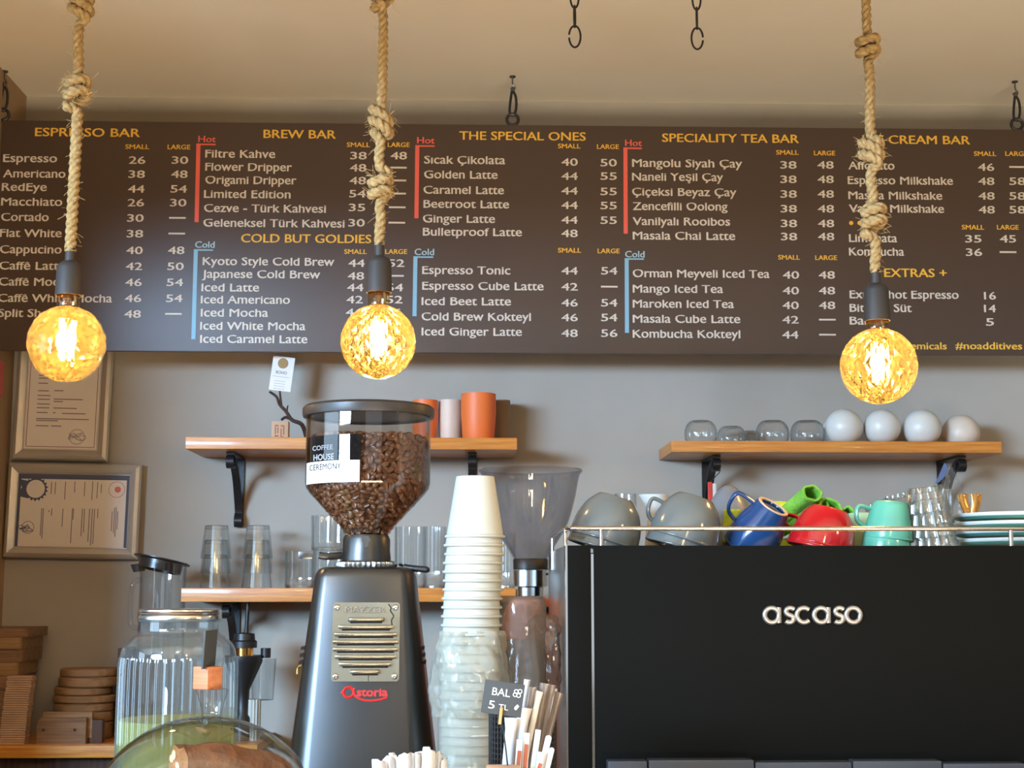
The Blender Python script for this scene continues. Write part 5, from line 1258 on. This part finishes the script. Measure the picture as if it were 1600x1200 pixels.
# loaf
t = thing('nut_loaf', 'brown loaf cake with nuts in its cut face under the glass dome', 'cake', (W(287, 1290, Yk_).x, Yk_ - .04, ZCT + zp + .0005), (0, 0, math.radians(40)))
hL = zz_(1160); wL = 30 * k
sec_ = [(-wL * 1.0, 0), (wL * 1.0, 0), (wL * 1.05, hL * .55), (wL * .95, hL * .86), (wL * .5, hL * .99), (0, hL * .965), (-wL * .5, hL), (-wL * .95, hL * .88), (-wL * 1.05, hL * .5)]
g = G(); v = []; n = len(sec_) * 3
secp = [sec_[i // 3] if i % 3 == 0 else tuple(sec_[i // 3][q] * (1 - (i % 3) / 3) + sec_[(i // 3 + 1) % len(sec_)][q] * (i % 3) / 3 for q in (0, 1)) for i in range(n)]
for s in range(26):
    x = 190 * k * s / 25; fz_ = 1 - .22 * max(0, s / 25 - .45) / .55
    for y_, z0 in secp:
        d = .004 * noise.noise(Vector((x * 40, y_ * 40, z0 * 40))); v.append((x, y_ * (1 + d * 4), max(0, (z0 + d * (1 if z0 > .01 else 0)) * fz_)))
f = [(i * n + j, i * n + (j + 1) % n, (i + 1) * n + (j + 1) % n, (i + 1) * n + j) for i in range(25) for j in range(n)] + [tuple(25 * n + j for j in range(n))]
# long axis points right; cut face on its left end
g.add(v, f); mk('crust', g, M['cake'], t, 60)
g = G().add([(-.0005, p[1], p[2]) for p in v[:n]], [tuple(reversed(range(n)))]); mk('cut_face', g, M['crumb'], t)
rnd = random.Random(6)
for i in range(9):
    mk('nut_piece', sphere(.0038, (0, 0, 0), 8, 6, (.25, rnd.uniform(.7, 1.5), rnd.uniform(.8, 1.8))).xf(T_(-.001, rnd.uniform(-.8, .8) * wL, hL * rnd.uniform(.2, .9)) @ RX(rnd.uniform(0, 3))), M['nut'], t)

# ------------------------------------------------------------------ sticks, straws, slate sign
Ys = 1.80; k = SP(810, 1150, Ys); c = W(818, 1200, Ys); z_ = lambda py: ZT(818, py, Ys) - ZCT
t = thing('mesh_basket', 'black perforated metal basket behind the wrapped straws and slate sign', 'basket', (c.x, Ys + .03, ZCT))
rB = 52 * k; zB = z_(1105)
g = G()
for i in range(44):
    a = 2 * PI * i / 44; g.join(tube([(rB * math.cos(a), rB * math.sin(a), 0), (rB * math.cos(a), rB * math.sin(a), zB)], .0016, 4))
z = 0
while z < zB: g.join(tube([(rB * math.cos(2 * PI * i / 44), rB * math.sin(2 * PI * i / 44), z) for i in range(44)], .0013, 4, True)); z += .0062
o = mk('perforated_wall', g, M['black'], t, None); o['kind'] = 'stuff'
mk('basket_rim', tube([(rB * math.cos(2 * PI * i / 44), rB * math.sin(2 * PI * i / 44), zB) for i in range(44)], .0022, 8, True), M['black'], t)
mk('basket_floor', cyl(rB, 0, .002, 30), M['black'], t)
def stick(name, x0, y0, x1, y1, wpx, m, lab, cat, grp, dy=0, th=.002, round_=False):
    """flat stick from its visible top (x1,y1) towards its foot (x0,y0), continued into the basket"""
    Y = Ys + dy - .065; A = W(x0, y0, Y); B = W(x1, y1, Y); d = B - A; zf = max(ZCT + .006, A.z - .12); u = (zf - A.z) / d.z; A2 = A + d * u; A2.x = max(min(A2.x, c.x + rB * .8), c.x - rB * .8)
    d = B - A2; L = d.length; kk = SP(x1, y1, Y); w_ = wpx * kk / 2
    poly = rrect(w_ * 2, L, w_ * (.95 if round_ else .15), 5)
    if 'straw' in name:                 # a round straw in a creased, slightly wider sleeve
        g = lathe([(1e-4, 0), (w_ * .72, 0), (w_ * .74, L * .45), (w_ * .72, L * .93), (w_ * .95, L)], 18, lambda a, i, z: 1 + .22 * abs(math.cos(a)) + .05 * math.sin(3 * a + z * 60)).xf(RY(math.atan2(d.x, d.z)))
    else: g = prism([(x, z + L / 2) for x, z in poly], -th / 2, th / 2).xf(RY(math.atan2(d.x, d.z)))
    return tag(mk(name, g, m, None, 30, A2), lab, cat, grp)
tag(mk('straw_holder', shell([(.044, ZCT + .001), (.048, ZCT + .125)], .002, 40), M['papercup'], None, 40, (c.x - .002, Ys - .065, 0)), 'white round holder below the frame carrying the straws and stirrers', 'holder')
S1 = 'wrapped straws in their holder'
stick('paper_straw', 782, 1200, 800, 1122, 20, M['paperw'], 'wide white paper wrapped straw below the slate sign', 'straw', S1, -.012)
stick('paper_straw', 800, 1200, 820, 1105, 22, M['paperw'], 'white wrapped straw just right of the sign post', 'straw', S1, -.006)
g_wr = thin('wrapper_film', (215, 205, 196), (140, 130, 124), rough=.2, refl=2.5, milk=.45, milkcol=(168, 156, 146))
stick('wrapped_straw', 808, 1190, 832, 1074, 13, g_wr, 'translucent wrapped straw leaning right against the sign', 'straw', S1, .0)
stick('wrapped_straw', 830, 1190, 852, 1068, 15, g_wr, 'translucent wrapped straw, tallest of the fan', 'straw', S1, .006)
stick('wrapped_straw', 838, 1190, 862, 1070, 13, g_wr, 'translucent wrapped straw second from the right of the fan', 'straw', S1, .014)
stick('wrapped_straw', 846, 1190, 874, 1082, 13, g_wr, 'translucent wrapped straw leaning furthest right', 'straw', S1, .02)
stick('wrapped_straw', 822, 1180, 843, 1080, 11, M['paper'], 'pale wrapped straw between the translucent ones', 'straw', S1, .002)
stick('wrapped_straw', 800, 1190, 824, 1062, 9, M['paperw'], 'thin white wrapped straw poking up behind the slate sign', 'straw', S1, .024)
stick('wrapped_straw', 850, 1190, 866, 1076, 9, M['paper'], 'thin pale wrapped straw second from the right edge of the fan', 'straw', S1, .03)
S2 = 'stirrers in their holder'
stick('stirrer', 846, 1200, 858, 1149, 9.5, M['paperw'], 'white round ended stirrer right of the pale pointed one', 'stirrer', S2, -.03, .0015, True)
stick('stirrer', 833, 1200, 841, 1140, 9, M['papercup'], 'pale pointed stirrer left of the white one', 'stirrer', S2, -.028, .0015)
stick('stirrer', 855, 1200, 863, 1168, 8, M['paperw'], 'short white stirrer lowest at the right', 'stirrer', S2, -.034, .0015, True)
S3 = 'sugar sachets in their holder'
def sachet(px, py, lab, dy):
    o = stick('sugar_sachet', px - 3, 1200, px, py, 9, M['paperw'], lab, 'sugar sachet', S3, dy, .004)
    p = stick('brown_print', px - 3, 1200, px, py + 18, 6, M['sugar'], '', '', None, dy - .003, .0008)
    for kk in ('label', 'category'): del p[kk]
    loc = p.location.copy(); p.parent = o; p.location = loc - o.location
sachet(823, 1145, 'narrow sugar sachet with brown print left of the stirrers', -.03)
sachet(812, 1155, 'narrow sugar sachet with brown print beside the sign post', -.034)
sachet(845, 1175, 'narrow sugar sachet with brown print under the white stirrer', -.038)
# slate price sign on a peg
Yz = 1.68; k = SP(786, 1092, Yz); c = W(786, 1091, Yz)
t = thing('price_sign', 'small tilted slate sign reading BAL 5 TL on a peg and wire', 'sign', c, (0, math.radians(8), 0))
mk('slate', box(-31.5 * k, 31.5 * k, 0, .0022, -26 * k, 25 * k, .0004), M['slate'], t)
wr = lambda s, x, z, cap, wd: text(s, cap * k, wd * k, .0004, .0).xf(T_(x * k, -.0002, z * k))
mk('lettering', wr('BAL', -18, 3, 11.5, 28), M['chalk'], t, None)
mk('lettering', wr('5', -21, -18, 12, 9.5), M['chalk'], t, None)
mk('lettering', wr('TL', -5, -17.5, 8, 15), M['chalk'], t, None)
g = G()
for a_, b_ in ((19, 13), (25, 14), (18, 8), (23.5, 7.5)): g.join(ring(3.0 * k, a_ * k, b_ * k, -.0003, .0005, 14))
mk('flower_doodle', g, M['chalk'], t, None)
mk('scribble', tube([(p[0] * k, -.0003, p[1] * k) for p in ((20, -12), (24, -7), (26, -9), (22, -15), (20, -14), (25, -9))], .0007, 5), M['chalk'], t, None)
mk('peg', box(-2.4 * k, 2.4 * k, -.004, .006, -40 * k, -14 * k, .0008).xf(T_(-1 * k, 0, 0) @ RY(math.radians(-2))), M['peg'], t)
bx_ = W(793, 1196, Yz) - c
ri = Matrix.Rotation(-math.radians(8), 3, 'Y')
mk('wire', tube([ri @ Vector(p) for p in smooth_path([(-.002, 0, -.026), (0, .0, -.034), (bx_.x * .6, 0, bx_.z * .75), (bx_.x, 0, bx_.z)], 5)], .0010, 6), M['black'], t)
q_ = W(786, 1196, Yz)
tag(mk('card_box', box(q_.x - 26 * k, q_.x + 26 * k, Yz - .025, Yz + .01, ZCT, q_.z, .001), M['kraft'], None), 'small kraft box whose top edge carries the sign wire', 'box')
# white paper packets in front
Yw = 1.70; k = SP(640, 1185, Yw)
tops = [(592, 1187, -9), (606, 1183, -5), (619, 1179, -2), (634, 1176, 0), (648, 1173, 1), (660, 1176, 3), (671, 1169, 1), (683, 1173, 4), (690, 1182, 7)]
c = W(641, 1250, Yw)
tag(mk('holder_cup', shell([(.030, ZCT), (.036, ZCT + .13)], .002, 40).join(cyl(.030, ZCT, ZCT + .003, 30)), M['papercup'], None, 40, (c.x, Yw + .005, 0)), 'white cup below the frame holding the folded paper packets', 'cup')
pos = ['leftmost', 'second from the left', 'third from the left', 'fourth from the left', 'middle', 'fourth from the right', 'third from the right', 'second from the right', 'rightmost']
for i, (px, py, tl) in enumerate(tops):
    A = W(px, py, Yw + (i % 3) * .006); zf = ZCT + .006; L = (A.z - zf); w_ = 10 * k
    rnd = random.Random(i)
    fold = [(-w_, 0), (-w_ * .2, .004), (w_ * .3, -.002), (w_, .003)]
    v = []; f = []
    for z, s in ((0, .5), (L * .6, .9), (L - .004, 1), (L, .96)):
        for j, (x, y) in enumerate(fold): v.append((x * s, y + (.0 if z < L else .001), z + (rnd.uniform(-.004, .003) if z == L else 0)))
    for i2 in range(3):
        for j in range(3): a = i2 * 4 + j; f.append((a, a + 1, a + 5, a + 4))
    dx = A.x - c.x
    o = mk('paper_packet', G().add(v, f), M['paperw'], None, 20, (c.x + dx * .45, A.y, zf)); o.rotation_euler = (0, math.atan2(dx * .55, L), rnd.uniform(-.4, .4))
    sm = o.modifiers.new('thickness', 'SOLIDIFY'); sm.thickness = .0022
    tag(o, 'folded white paper packet, %s of the bunch before the black grinder' % pos[i], 'paper packet', 'white paper packets')
